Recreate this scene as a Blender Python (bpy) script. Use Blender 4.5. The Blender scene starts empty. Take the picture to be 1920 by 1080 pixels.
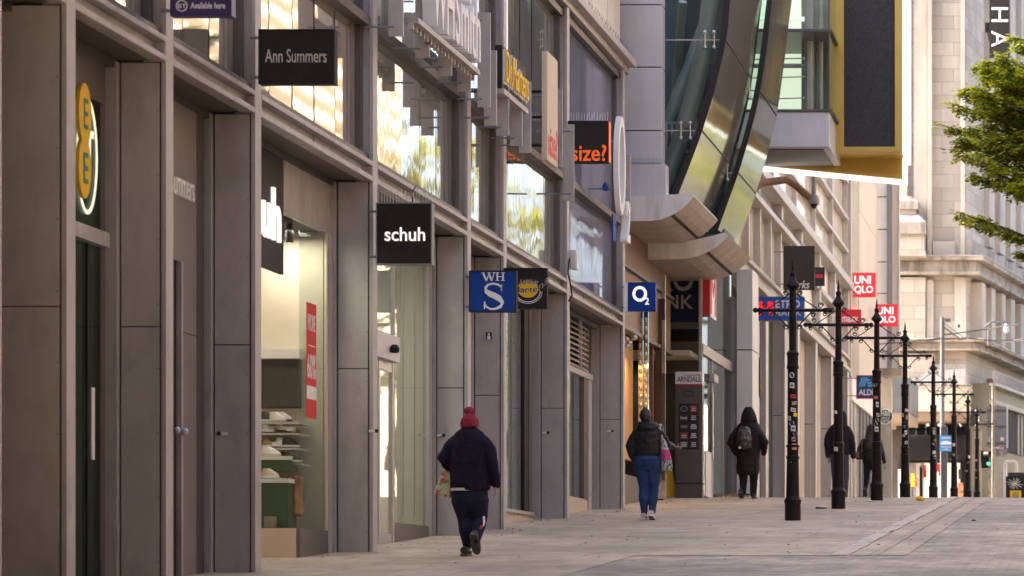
EXPOSURE = 3.0
import bpy, bmesh, math, random
from mathutils import Vector, Matrix
random.seed(7)
S = bpy.context.scene
COL = S.collection
R = math.radians
F = 5000.0; VX = 2050.0; VY = 1121.0; W = 7.9     # focal length in photo pixels, vanishing point, distance to the street front

def Xp(px, Y): return (px-VX)*Y/F
def Zp(py, Y): return (VY-py)*Y/F
def Yp(px, X=-W): return -X*F/(VX-px)
YC = 52.0
def G(Y):
    if Y <= YC: return -1.37+0.064*Y
    z = -1.37+0.064*YC
    if Y <= 200: return z+0.036*(Y-YC)
    return z+0.036*(200-YC)

# ------------------------------------------------------------------ materials
def N(nt, t, **k):
    n = nt.nodes.new(t)
    for a, b in k.items(): setattr(n, a, b)
    return n
def mat(name, col, rough=.5, metal=0., var=.12, scale=3., stretch=(1,1,1), bump=0., bscale=40., emit=None, es=1., spec=.5, dirt=None, dscale=1.5, dstretch=(1,1,1), damt=.5, trans=0.):
    m = bpy.data.materials.new(name); m.use_nodes = True
    nt = m.node_tree; b = nt.nodes['Principled BSDF']; L = nt.links.new
    b.inputs['Roughness'].default_value = rough; b.inputs['Metallic'].default_value = metal
    b.inputs['Specular IOR Level'].default_value = spec
    c = tuple(col)+(1,)
    tc = N(nt, 'ShaderNodeTexCoord'); out = None
    if var > 0:
        mp = N(nt, 'ShaderNodeMapping'); mp.inputs['Scale'].default_value = stretch
        L(tc.outputs['Object'], mp.inputs[0])
        no = N(nt, 'ShaderNodeTexNoise'); no.inputs['Scale'].default_value = scale; no.inputs['Detail'].default_value = 6
        L(mp.outputs[0], no.inputs['Vector'])
        ra = N(nt, 'ShaderNodeMapRange'); ra.inputs[1].default_value = .3; ra.inputs[2].default_value = .7
        ra.inputs[3].default_value = 1-var; ra.inputs[4].default_value = 1+var
        L(no.outputs[0], ra.inputs[0])
        vm = N(nt, 'ShaderNodeVectorMath', operation='SCALE'); vm.inputs[0].default_value = col
        L(ra.outputs[0], vm.inputs['Scale']); out = vm.outputs[0]
        rr = N(nt, 'ShaderNodeMapRange'); rr.inputs[3].default_value = max(.02, rough*.8); rr.inputs[4].default_value = min(1, rough*1.2)
        L(no.outputs[0], rr.inputs[0]); L(rr.outputs[0], b.inputs['Roughness'])
    if dirt:
        mp = N(nt, 'ShaderNodeMapping'); mp.inputs['Scale'].default_value = dstretch
        L(tc.outputs['Object'], mp.inputs[0])
        no = N(nt, 'ShaderNodeTexNoise'); no.inputs['Scale'].default_value = dscale; no.inputs['Detail'].default_value = 8; no.inputs['Roughness'].default_value = .65
        L(mp.outputs[0], no.inputs['Vector'])
        ra = N(nt, 'ShaderNodeMapRange'); ra.inputs[1].default_value = .48; ra.inputs[2].default_value = .72; ra.inputs[4].default_value = damt
        L(no.outputs[0], ra.inputs[0])
        mx = N(nt, 'ShaderNodeMix', data_type='RGBA'); L(ra.outputs[0], mx.inputs[0])
        if out: L(out, mx.inputs[6])
        else: mx.inputs[6].default_value = c
        mx.inputs[7].default_value = tuple(dirt)+(1,); out = mx.outputs[2]
    if out: L(out, b.inputs['Base Color'])
    else: b.inputs['Base Color'].default_value = c
    if bump > 0:
        no = N(nt, 'ShaderNodeTexNoise'); no.inputs['Scale'].default_value = bscale; no.inputs['Detail'].default_value = 4
        L(tc.outputs['Object'], no.inputs['Vector'])
        bu = N(nt, 'ShaderNodeBump'); bu.inputs['Strength'].default_value = bump; bu.inputs['Distance'].default_value = .02
        L(no.outputs[0], bu.inputs['Height']); L(bu.outputs[0], b.inputs['Normal'])
    if emit:
        b.inputs['Emission Color'].default_value = tuple(emit)+(1,); b.inputs['Emission Strength'].default_value = es*.2
    if trans: b.inputs['Transmission Weight'].default_value = trans
    return m

def glass(name, tint=(.72,.82,.78), ior=1.5, rough=.02, boost=1.):
    m = bpy.data.materials.new(name); m.use_nodes = True; nt = m.node_tree; L = nt.links.new
    nt.nodes.remove(nt.nodes['Principled BSDF']); o = nt.nodes['Material Output']
    t = N(nt, 'ShaderNodeBsdfTransparent'); t.inputs[0].default_value = tuple(tint)+(1,)
    g = N(nt, 'ShaderNodeBsdfGlossy'); g.inputs['Roughness'].default_value = rough; g.inputs[0].default_value = (.9,.93,.92,1)
    ge = N(nt, 'ShaderNodeNewGeometry'); dt = N(nt, 'ShaderNodeVectorMath', operation='DOT_PRODUCT'); L(ge.outputs['Normal'], dt.inputs[0]); L(ge.outputs['Incoming'], dt.inputs[1])
    ab = N(nt, 'ShaderNodeMath', operation='ABSOLUTE'); L(dt.outputs['Value'], ab.inputs[0])
    om = N(nt, 'ShaderNodeMath', operation='SUBTRACT'); om.inputs[0].default_value = 1.; L(ab.outputs[0], om.inputs[1])
    pw = N(nt, 'ShaderNodeMath', operation='POWER'); pw.inputs[1].default_value = 5.; L(om.outputs[0], pw.inputs[0])
    f = N(nt, 'ShaderNodeMath', operation='MULTIPLY_ADD'); f.inputs[1].default_value = .96; f.inputs[2].default_value = .04; L(pw.outputs[0], f.inputs[0])
    mu = N(nt, 'ShaderNodeMath', operation='MULTIPLY', use_clamp=True); mu.inputs[1].default_value = boost
    L(f.outputs[0], mu.inputs[0])
    x = N(nt, 'ShaderNodeMixShader'); L(mu.outputs[0], x.inputs[0]); L(t.outputs[0], x.inputs[1]); L(g.outputs[0], x.inputs[2])
    L(x.outputs[0], o.inputs[0]); return m

def mirror(name, back=(.2,.22,.21), gl=(.92,.88,.80), fac=.65, rough=.03, fy=9., fz=.5, ay=.01, az=.12, axis='y', fine=1.):
    """coated glass in front of blinds: a mirror whose sheet is slightly wavy, so that reflections smear up and down"""
    m = bpy.data.materials.new(name); m.use_nodes = True; nt = m.node_tree; L = nt.links.new
    nt.nodes.remove(nt.nodes['Principled BSDF']); o = nt.nodes['Material Output']
    d = N(nt, 'ShaderNodeBsdfDiffuse'); d.inputs[0].default_value = tuple(back)+(1,)
    g = N(nt, 'ShaderNodeBsdfGlossy'); g.inputs['Roughness'].default_value = rough; g.inputs[0].default_value = tuple(gl)+(1,)
    tc = N(nt, 'ShaderNodeTexCoord'); mp = N(nt, 'ShaderNodeMapping'); mp.inputs['Scale'].default_value = (fy, fy, fz)
    no = N(nt, 'ShaderNodeTexNoise'); no.inputs['Scale'].default_value = 1.; no.inputs['Detail'].default_value = 4; no.inputs['Roughness'].default_value = .7
    L(tc.outputs['Object'], mp.inputs[0]); L(mp.outputs[0], no.inputs['Vector'])
    sb = N(nt, 'ShaderNodeVectorMath', operation='SUBTRACT'); sb.inputs[1].default_value = (.5,.5,.5); L(no.outputs['Color'], sb.inputs[0])
    ml = N(nt, 'ShaderNodeVectorMath', operation='MULTIPLY'); ml.inputs[1].default_value = (ay, ay, az); L(sb.outputs[0], ml.inputs[0])
    ge = N(nt, 'ShaderNodeNewGeometry'); ad = N(nt, 'ShaderNodeVectorMath', operation='ADD'); L(ge.outputs['Normal'], ad.inputs[0]); L(ml.outputs[0], ad.inputs[1])
    nm = N(nt, 'ShaderNodeVectorMath', operation='NORMALIZE'); L(ad.outputs[0], nm.inputs[0]); L(nm.outputs[0], g.inputs['Normal'])
    x = N(nt, 'ShaderNodeMixShader'); x.inputs[0].default_value = fac; L(d.outputs[0], x.inputs[1]); L(g.outputs[0], x.inputs[2])
    L(x.outputs[0], o.inputs[0]); return m

def paving(name, c1, c2, mortar, bw, bh, msize, rot=0., var=.18, bumpd=.004, rough=.7):
    m = bpy.data.materials.new(name); m.use_nodes = True; nt = m.node_tree; L = nt.links.new; b = nt.nodes['Principled BSDF']
    tc = N(nt, 'ShaderNodeTexCoord'); mp = N(nt, 'ShaderNodeMapping'); mp.inputs['Rotation'].default_value[2] = rot
    L(tc.outputs['Object'], mp.inputs[0])
    br = N(nt, 'ShaderNodeTexBrick'); br.inputs['Scale'].default_value = 1; br.inputs['Brick Width'].default_value = bw; br.inputs['Row Height'].default_value = bh
    br.inputs['Mortar Size'].default_value = msize; br.inputs['Mortar Smooth'].default_value = .3
    br.inputs['Color1'].default_value = c1+(1,); br.inputs['Color2'].default_value = c2+(1,); br.inputs['Mortar'].default_value = mortar+(1,)
    L(mp.outputs[0], br.inputs['Vector'])
    col = br.outputs[0]
    for sc, am, det in ((.35, var*1.2, 8), (1.7, var, 5), (7., var*.8, 6), (60., var*.5, 2)):
        no = N(nt, 'ShaderNodeTexNoise'); no.inputs['Scale'].default_value = sc; no.inputs['Detail'].default_value = det
        L(tc.outputs['Object'], no.inputs['Vector'])
        ra = N(nt, 'ShaderNodeMapRange'); ra.inputs[1].default_value = .3; ra.inputs[2].default_value = .7; ra.inputs[3].default_value = 1-am; ra.inputs[4].default_value = 1+am
        L(no.outputs[0], ra.inputs[0])
        vm = N(nt, 'ShaderNodeVectorMath', operation='SCALE'); L(col, vm.inputs[0]); L(ra.outputs[0], vm.inputs['Scale']); col = vm.outputs[0]
    vo = N(nt, 'ShaderNodeTexVoronoi'); vo.inputs['Scale'].default_value = 2.6; L(tc.outputs['Object'], vo.inputs['Vector'])   # trodden gum spots
    ra = N(nt, 'ShaderNodeMapRange'); ra.inputs[1].default_value = .05; ra.inputs[2].default_value = .09; ra.inputs[3].default_value = .55; ra.inputs[4].default_value = 1.
    L(vo.outputs['Distance'], ra.inputs[0])
    vm = N(nt, 'ShaderNodeVectorMath', operation='SCALE'); L(col, vm.inputs[0]); L(ra.outputs[0], vm.inputs['Scale']); col = vm.outputs[0]
    L(col, b.inputs['Base Color']); b.inputs['Roughness'].default_value = rough; b.inputs['Specular IOR Level'].default_value = .3
    bu = N(nt, 'ShaderNodeBump'); bu.inputs['Strength'].default_value = .6; bu.inputs['Distance'].default_value = bumpd; bu.invert = True
    L(br.outputs['Fac'], bu.inputs['Height']); L(bu.outputs[0], b.inputs['Normal'])
    return m

M = {}
M['frame'] = mat('bronze_grey_metal', (.405,.378,.366), .45, .05, .11, 1.3, (1,1,.6), dirt=(.20,.175,.16), dscale=3.2, dstretch=(1.6,1.6,.8), damt=.35, spec=.35)
M['frame_light'] = mat('weathered_light_metal', (.37,.345,.33), .45, .05, .12, 3., (3,3,.7), dirt=(.17,.14,.12), dscale=2., dstretch=(2,2,1), damt=.5)
M['frame_dark'] = mat('dark_brown_metal', (.10,.088,.082), .45, .3, .12)
M['groove'] = mat('black_joint', (.018,.016,.016), .8, 0, 0)
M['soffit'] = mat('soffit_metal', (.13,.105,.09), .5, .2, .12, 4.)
M['plaster'] = mat('cream_shop_wall', (.62,.54,.43), .8, 0, .06)
M['white'] = mat('white_paint', (.75,.74,.72), .5, 0, .05, 5.)
M['black'] = mat('black_paint', (.012,.012,.013), .45, 0, .15, 8., spec=.25)
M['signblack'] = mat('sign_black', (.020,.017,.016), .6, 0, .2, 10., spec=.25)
M['charcoal'] = mat('charcoal', (.042,.041,.042), .7, 0, .15, spec=.25)
M['glass'] = glass('shop_glass', (.86,.91,.87), boost=.8)
M['glass_refl'] = glass('street_mirroring_glass', (.80,.86,.82), boost=1.6)
M['glass_door'] = glass('green_door_glass', (.62,.78,.70), boost=.9)
M['green_inside'] = mat('green_grey_inside', (.20,.27,.23), .7, 0, .15)
M['frame_shaded'] = mat('shaded_recess_panel', (.20,.178,.168), .5, .05, .1)  # the frame's grey, darkened so the recess shade sits in the colour
M['glass_clear'] = glass('clear_glass', (.96,.975,.965), boost=.8)
M['glass_green'] = glass('green_glass', (.74,.82,.79), boost=.8)
M['upper'] = mirror('upper_glazing', az=.055)
M['upper_flat'] = mirror('upper_flat_glazing', (.30,.27,.23), fac=.6, az=.006, ay=.003)
M['upper_pale'] = mirror('upper_pale_glazing', (.55,.52,.46), (.95,.92,.86), .45, .06, 5., .3, .01, .3)
M['upper_blue'] = mirror('upper_blue_glazing', (.19,.20,.27), (.85,.85,.92), .42, .04, 7., .4, .01, .15)
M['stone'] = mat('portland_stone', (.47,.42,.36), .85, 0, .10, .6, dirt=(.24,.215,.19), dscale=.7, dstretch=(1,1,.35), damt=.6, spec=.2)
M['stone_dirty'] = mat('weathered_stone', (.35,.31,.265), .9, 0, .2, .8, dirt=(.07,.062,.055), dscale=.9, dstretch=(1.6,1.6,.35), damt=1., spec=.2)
M['panel'] = mat('pale_grey_panel', (.58,.57,.57), .45, .1, .04, 2., dirt=(.40,.38,.36), dscale=1.5, dstretch=(3,3,.4), damt=.3)
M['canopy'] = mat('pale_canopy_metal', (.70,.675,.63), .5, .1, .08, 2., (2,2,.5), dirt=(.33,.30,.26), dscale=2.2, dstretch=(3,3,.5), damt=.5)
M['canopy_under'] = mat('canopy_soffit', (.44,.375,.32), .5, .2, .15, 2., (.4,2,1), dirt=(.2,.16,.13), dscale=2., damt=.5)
M['gold'] = mat('gold_anodised', (.52,.34,.075), .42, .55, .06, 2.)
M['screen'] = mat('unlit_screen', (.045,.042,.041), .75, 0, .3, 26., spec=.2)
M['led'] = mat('lit_edge', (.9,.9,.88), .5, 0, 0, emit=(1,.97,.92), es=1.1)
M['chrome'] = mirror('steel_cladding', (.25,.23,.2), (.60,.67,.62), .75, .09, 2.5, .5, .03, .03)
M['steel'] = mat('brushed_steel', (.5,.5,.5), .3, .8, .08, 6.)
M['timber'] = mat('dark_timber', (.17,.085,.045), .5, 0, .3, 2., (8,8,.4))
M['orange_wall'] = mat('warm_lit_wall', (.50,.27,.09), .7, 0, .1)
M['granite'] = mat('dark_granite', (.12,.105,.098), .5, 0, .25, 25.)
M['granite_kerb'] = mat('pale_granite', (.50,.42,.335), .7, 0, .2, 12.)
M['red'] = mat('sign_red', (.62,.02,.03), .45, 0, .05)
M['red_lit'] = mat('lit_red', (.7,.02,.03), .45, 0, 0, emit=(.85,.012,.03), es=.65)
M['white_lit'] = mat('lit_white', (.85,.84,.8), .45, 0, 0, emit=(1,.97,.9), es=.5)
M['cream_lit'] = mat('lit_cream', (.85,.8,.6), .45, 0, 0, emit=(1,.95,.72), es=.5)
M['blue'] = mat('sign_blue', (.003,.040,.26), .5, 0, .05, spec=.25)
M['blue_mid'] = mat('bright_sign_blue', (.02,.10,.55), .4, 0, .05)
M['navy'] = mat('sign_navy', (.010,.013,.05), .5, 0, .1, spec=.25)
M['yellow'] = mat('sign_yellow', (.80,.50,.015), .45, 0, .05)
M['teal'] = mat('sign_teal', (.02,.22,.20), .5, 0, 0)
M['orange'] = mat('sign_orange', (.80,.13,.02), .5, 0, 0, emit=(.9,.13,.015), es=.25)
M['silver'] = mat('silver_letter', (.62,.60,.57), .4, .2, .05)
M['lightblue'] = mat('notice_blue', (.05,.30,.72), .5, 0, .05)
M['green_sign'] = mat('sign_green', (.02,.07,.045), .5, 0, .1)
M['iron'] = mat('black_cast_iron', (.012,.010,.011), .38, 0, .3, 9., bump=.15, bscale=60, spec=.15)
M['galv'] = mat('galvanised_steel', (.22,.23,.245), .5, .5, .12, 5.)
M['cream'] = mat('cream_cladding', (.60,.50,.37), .6, 0, .05)
M['olive'] = mat('olive_metal', (.125,.115,.075), .5, .1, .12, 2.)
M['olive_light'] = mat('pale_olive_metal', (.27,.25,.19), .5, .1, .1, 2.)
M['lit_window'] = mat('lit_shop_window', (.8,.75,.65), .6, 0, .2, 1.5, emit=(1,.9,.72), es=.3)
M['bark'] = mat('tree_bark', (.10,.08,.06), .9, 0, .3, 12., (1,1,.2), bump=.5, bscale=20)

# ------------------------------------------------------------------ mesh collector
WLOC = {}
class MB:
    def __init__(s): s.v=[]; s.f=[]; s.m=[]; s.mats=[]
    def mi(s, m):
        if isinstance(m, str): m = M[m]
        if m not in s.mats: s.mats.append(m)
        return s.mats.index(m)
    def add(s, vs, fs, m):
        k = len(s.v); i = s.mi(m); s.v += [tuple(p) for p in vs]
        for f in fs: s.f.append(tuple(k+j for j in f)); s.m.append(i)
        return s
    def box(s, x0,x1,y0,y1,z0,z1, m):
        if x0>x1: x0,x1=x1,x0
        if y0>y1: y0,y1=y1,y0
        if z0>z1: z0,z1=z1,z0
        return s.add([(x0,y0,z0),(x1,y0,z0),(x1,y1,z0),(x0,y1,z0),(x0,y0,z1),(x1,y0,z1),(x1,y1,z1),(x0,y1,z1)],
            [(0,3,2,1),(4,5,6,7),(0,1,5,4),(1,2,6,5),(2,3,7,6),(3,0,4,7)], m)
    def pbox(s, px0,py0,px1,py1,Y,th, m):         # a box whose camera-side face fills these photo pixels at depth Y
        return s.box(Xp(px0,Y),Xp(px1,Y),Y,Y+th,Zp(py1,Y),Zp(py0,Y), m)
    def hexa(s, low, up, m):
        return s.add(list(low)+list(up), [(0,3,2,1),(4,5,6,7),(0,1,5,4),(1,2,6,5),(2,3,7,6),(3,0,4,7)], m)
    def prism(s, pts, fn0, fn1, m):
        n = len(pts); a = [fn0(p) for p in pts]; b = [fn1(p) for p in pts]
        return s.add(a+b, [tuple(range(n)), tuple(range(2*n-1, n-1, -1))]+[(i,(i+1)%n,n+(i+1)%n,n+i) for i in range(n)], m)
    def py(s, pts, y0, y1, m): return s.prism(pts, lambda p:(p[0],y0,p[1]), lambda p:(p[0],y1,p[1]), m)
    def px_(s, pts, x0, x1, m): return s.prism(pts, lambda p:(x0,p[0],p[1]), lambda p:(x1,p[0],p[1]), m)
    def pz(s, pts, z0, z1, m): return s.prism(pts, lambda p:(p[0],p[1],z0), lambda p:(p[0],p[1],z1), m)
    def tube(s, path, r, n, m, caps=True):
        path = [Vector(p) for p in path]; k = len(path)
        rs = r if isinstance(r, (list,tuple)) else [r]*k
        vs = []; up = None
        for i, p in enumerate(path):
            t = (path[min(i+1,k-1)]-path[max(i-1,0)]).normalized()
            if up is None:
                up = Vector((0,0,1)) if abs(t.z) < .9 else Vector((1,0,0))
            a = t.cross(up)
            if a.length < 1e-5: a = t.cross(Vector((0,1,0)))
            a.normalize(); b = a.cross(t).normalized(); up = b
            rr = rs[i]; ra, rb = rr if isinstance(rr, tuple) else (rr, rr)
            for j in range(n):
                q = 2*math.pi*j/n; vs.append(p+a*math.cos(q)*ra+b*math.sin(q)*rb)
        fs = [(i*n+j, i*n+(j+1)%n, (i+1)*n+(j+1)%n, (i+1)*n+j) for i in range(k-1) for j in range(n)]
        if caps: fs += [tuple(range(n-1,-1,-1)), tuple(range((k-1)*n, k*n))]
        return s.add(vs, fs, m)
    def lathe(s, cx, cy, prof, n, m, sx=1., sy=1.):
        vs = []
        for r, z in prof:
            for j in range(n):
                q = 2*math.pi*j/n; vs.append((cx+r*math.cos(q)*sx, cy+r*math.sin(q)*sy, z))
        k = len(prof)
        fs = [(i*n+j, i*n+(j+1)%n, (i+1)*n+(j+1)%n, (i+1)*n+j) for i in range(k-1) for j in range(n)]
        fs += [tuple(range(n-1,-1,-1)), tuple(range((k-1)*n, k*n))]
        return s.add(vs, fs, m)
    def loft(s, rings, n, m):                     # rings: (cx,cy,cz,rx,ry)
        vs = []
        for cx,cy,cz,rx,ry in rings:
            for j in range(n):
                q = 2*math.pi*j/n; vs.append((cx+rx*math.cos(q), cy+ry*math.sin(q), cz))
        k = len(rings)
        fs = [(i*n+j, i*n+(j+1)%n, (i+1)*n+(j+1)%n, (i+1)*n+j) for i in range(k-1) for j in range(n)]
        fs += [tuple(range(n-1,-1,-1)), tuple(range((k-1)*n, k*n))]
        return s.add(vs, fs, m)
    def ball(s, c, rx, ry, rz, m, n=12):
        h = n//2+1
        prof = [(max(.02,math.sin(math.pi*i/h)), -math.cos(math.pi*i/h)) for i in range(h+1)]
        return s.loft([(c[0],c[1],c[2]+rz*z,rx*r,ry*r) for r,z in prof], n, m)
    def strip(s, pts, widths, fn, depth, m):      # a stroke of varying width in a plane: fn(u,v,d) gives the point
        k = len(pts)
        L_, R_ = [], []
        for i,(u,v) in enumerate(pts):
            a = pts[max(i-1,0)]; b = pts[min(i+1,k-1)]; du,dv = b[0]-a[0], b[1]-a[1]; l = math.hypot(du,dv) or 1
            w = (widths[i] if isinstance(widths,(list,tuple)) else widths)/2
            L_.append((u-dv/l*w, v+du/l*w)); R_.append((u+dv/l*w, v-du/l*w))
        for i in range(k-1):
            q = [L_[i],R_[i],R_[i+1],L_[i+1]]
            s.add([fn(u,v,0) for u,v in q]+[fn(u,v,depth) for u,v in q], [(0,1,2,3),(7,6,5,4),(0,4,5,1),(1,5,6,2),(2,6,7,3),(3,7,4,0)], m)
        return s
    def mesh(s, name):
        me = bpy.data.meshes.new(name); me.from_pydata(s.v, [], s.f)
        for m in s.mats: me.materials.append(m)
        me.polygons.foreach_set('material_index', s.m); me.update(); return me
    def build(s, name, parent=None, smooth=False, bevel=0., recalc=True, mods=None):
        me = s.mesh(name)
        if recalc:
            bm = bmesh.new(); bm.from_mesh(me); bmesh.ops.recalc_face_normals(bm, faces=bm.faces); bm.to_mesh(me); bm.free()
        if smooth:
            me.polygons.foreach_set('use_smooth', [True]*len(me.polygons)); me.set_sharp_from_angle(angle=R(38))
        o = bpy.data.objects.new(name, me); COL.objects.link(o)
        if parent: adopt(o, parent)
        if bevel:
            b = o.modifiers.new('edge', 'BEVEL'); b.width = bevel; b.segments = 2; b.limit_method = 'ANGLE'
        return o
def adopt(o, parent):
    o.parent = parent
    if parent.name in WLOC: o.matrix_parent_inverse = Matrix.Translation(-WLOC[parent.name])
def thing(name, label, cat, loc=(0,0,0), group=None):
    o = bpy.data.objects.new(name, None); COL.objects.link(o); o.location = loc; WLOC[o.name] = Vector(loc)
    return tag(o, label, cat, group)
def tag(o, label=None, cat=None, group=None, kind=None):
    if label: o['label'] = label
    if cat: o['category'] = cat
    if group: o['group'] = group
    if kind: o['kind'] = kind
    return o
def struct(mb, name, **k):
    o = mb.build(name, **k); o['kind'] = 'structure'; return o
def copy_tree(o, parent=None):
    c = o.copy(); COL.objects.link(c)
    if parent: c.parent = parent
    for ch in [x for x in COL.objects if x.parent == o]: copy_tree(ch, c)
    return c

_TX = {}
def text_shape(body, bold=0., shear=0., space=1.):
    k = (body,bold,shear,space)
    if k not in _TX:
        cu = bpy.data.curves.new('lettering', 'FONT'); cu.body = body; cu.size = 1; cu.offset = bold*.33; cu.shear = shear; cu.space_character = space
        cu.align_x = 'CENTER'; cu.resolution_u = 4; cu.space_line = .85
        o = bpy.data.objects.new('lettering', cu); COL.objects.link(o)
        bpy.context.view_layer.update()
        e = o.evaluated_get(bpy.context.evaluated_depsgraph_get()); me = e.to_mesh()
        vs = [tuple(v.co) for v in me.vertices]; fs = [tuple(p.vertices) for p in me.polygons]; e.to_mesh_clear()
        bpy.data.objects.remove(o); bpy.data.curves.remove(cu)
        x0=min(v[0] for v in vs); x1=max(v[0] for v in vs); y0=min(v[1] for v in vs); y1=max(v[1] for v in vs)
        _TX[k] = ([((v[0]-x0)/(x1-x0), (v[1]-y0)/(y1-y0)) for v in vs], fs)
    return _TX[k]
def text(mb, body, u0,u1,z0,z1, at, m, plane='y', bold=0., shear=0., depth=.006, space=1., rot=False):
    """lettering that fills u0..u1 by z0..z1 on the camera-side plane Y=at, or on the street-side plane X=at"""
    vs, fs = text_shape(body, bold, shear, space)
    if rot: vs = [(b, 1-a) for a, b in vs]
    def pt(a, b, d):
        u = u0+a*(u1-u0); z = z0+b*(z1-z0)
        return (u, at+d, z) if plane == 'y' else (at-d, u, z)
    front = [pt(a,b,0) for a,b in vs]; back = [pt(a,b,depth) for a,b in vs]; n = len(vs)
    edges = {}
    for f in fs:
        for i in range(len(f)):
            e = (f[i], f[(i+1)%len(f)])
            if (e[1],e[0]) in edges: del edges[(e[1],e[0])]
            else: edges[e] = 1
    mb.add(front+back, list(fs)+[(a,n+a,n+b,b) for a,b in edges], m)
def ptext(mb, body, px0,py0,px1,py1, Y, m, **k):
    text(mb, body, Xp(px0,Y),Xp(px1,Y),Zp(py1,Y),Zp(py0,Y), Y, m, **k)
M['dull_red'] = mat('dull_red_print', (.20,.03,.035), .6, 0, .4, 30.)
M['violet'] = mat('poster_violet', (.045,.03,.13), .4, 0, .05)
# ------------------------------------------------------------------ world, sun, camera
SUN_EL, SUN_AZ = 28., -86.          # azimuth measured from straight up the street (+Y) towards +X
wd = bpy.data.worlds.new('World'); S.world = wd; wd.use_nodes = True
nt = wd.node_tree; sky = N(nt, 'ShaderNodeTexSky', sky_type='NISHITA'); sky.sun_disc = False
sky.sun_elevation = R(SUN_EL); sky.sun_rotation = R(SUN_AZ); sky.air_density = .7; sky.dust_density = 7.; sky.ozone_density = .4
nt.links.new(sky.outputs[0], nt.nodes['Background'].inputs[0]); nt.nodes['Background'].inputs[1].default_value = .15
sl = bpy.data.lights.new('sun', 'SUN'); sl.energy = .9; sl.angle = R(10); sl.color = (1,.94,.85)
so = bpy.data.objects.new('sun', sl); COL.objects.link(so); so.location = (-80,5,40)
d = Vector((math.sin(R(SUN_AZ))*math.cos(R(SUN_EL)), math.cos(R(SUN_AZ))*math.cos(R(SUN_EL)), math.sin(R(SUN_EL))))
so.rotation_euler = d.to_track_quat('Z', 'Y').to_euler()
cd = bpy.data.cameras.new('camera'); co = bpy.data.objects.new('camera', cd); COL.objects.link(co); S.camera = co
co.location = (0,0,0); co.rotation_euler = (R(90),0,0)
cd.sensor_width = 36; cd.lens = F/1920*36; cd.shift_x = -(VX-960)/1920; cd.shift_y = (VY-540)/1920
cd.clip_start = .5; cd.clip_end = 3000; cd.dof.use_dof = True; cd.dof.focus_distance = 36; cd.dof.aperture_fstop = 3.4
S.view_settings.view_transform = 'Standard'; S.view_settings.look = 'None'; S.view_settings.gamma = 1; S.view_settings.exposure = EXPOSURE

# ------------------------------------------------------------------ ground
def sheet(mb, xs, ys, dz, m):
    vs = [(x,y,G(y)+dz) for y in ys for x in xs]; k = len(xs)
    mb.add(vs, [(j*k+i, j*k+i+1, (j+1)*k+i+1, (j+1)*k+i) for j in range(len(ys)-1) for i in range(k-1)], m)
YS = [-40,0,10,20,28.5,36,44,48,50,52,54,56,60,70,80,100,130,160,200,300,900]
M['slabs'] = paving('pavement_slabs', (.37,.297,.215), (.44,.355,.262), (.345,.277,.203), .9, .6, .012, R(90), .16)
M['setts'] = paving('road_blocks', (.29,.234,.172), (.40,.325,.243), (.275,.222,.166), .21, .105, .010, 0, .26, .006)
M['earth'] = mat('ground_base', (.25,.22,.19), .9, 0, .15)
g = MB(); sheet(g, [-400,-15,12,400], YS, -.03, 'earth'); struct(g, 'ground', recalc=False)
KX = -2.72
g = MB(); sheet(g, [-15,-8,KX-.09], [y for y in YS if 28.5<=y<=200], 0, 'slabs'); sheet(g, [-15,-8,-4.9], [y for y in YS if -1<y<=28.5], 0, 'slabs'); struct(g, 'pavement', recalc=False)
g = MB(); sheet(g, [KX+.09,2,10], [y for y in YS if 28.5<=y<=200], -.004, 'setts'); sheet(g, [-4.9,0,10], [y for y in YS if -1<y<=28.5], -.004, 'setts'); struct(g, 'road', recalc=False)
g = MB(); y = 28.5; rr = random.Random(3)
while y < 100:
    l = rr.uniform(.55,1.1); o_ = rr.uniform(-.02,.02); h = rr.uniform(.004,.016)
    x0, x1, ya, yb = KX-.09+o_*.9, KX+.09+o_*.9, y, y+l-.015
    g.hexa([(x0,ya,G(ya)-.1),(x1,ya,G(ya)-.1),(x1,yb,G(yb)-.1),(x0,yb,G(yb)-.1)], [(x0,ya,G(ya)+h),(x1,ya,G(ya)+h),(x1,yb,G(yb)+h),(x0,yb,G(yb)+h)], 'granite_kerb'); y += l
struct(g, 'kerb')
g = MB()                                        # channel of flat slabs along the kerb
for i in range(2): sheet(g, [KX+.12+.31*i, KX+.41+.31*i], [y for y in YS if 28.5<=y<=130], .002, 'slabs')
struct(g, 'gutter', recalc=False)

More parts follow.
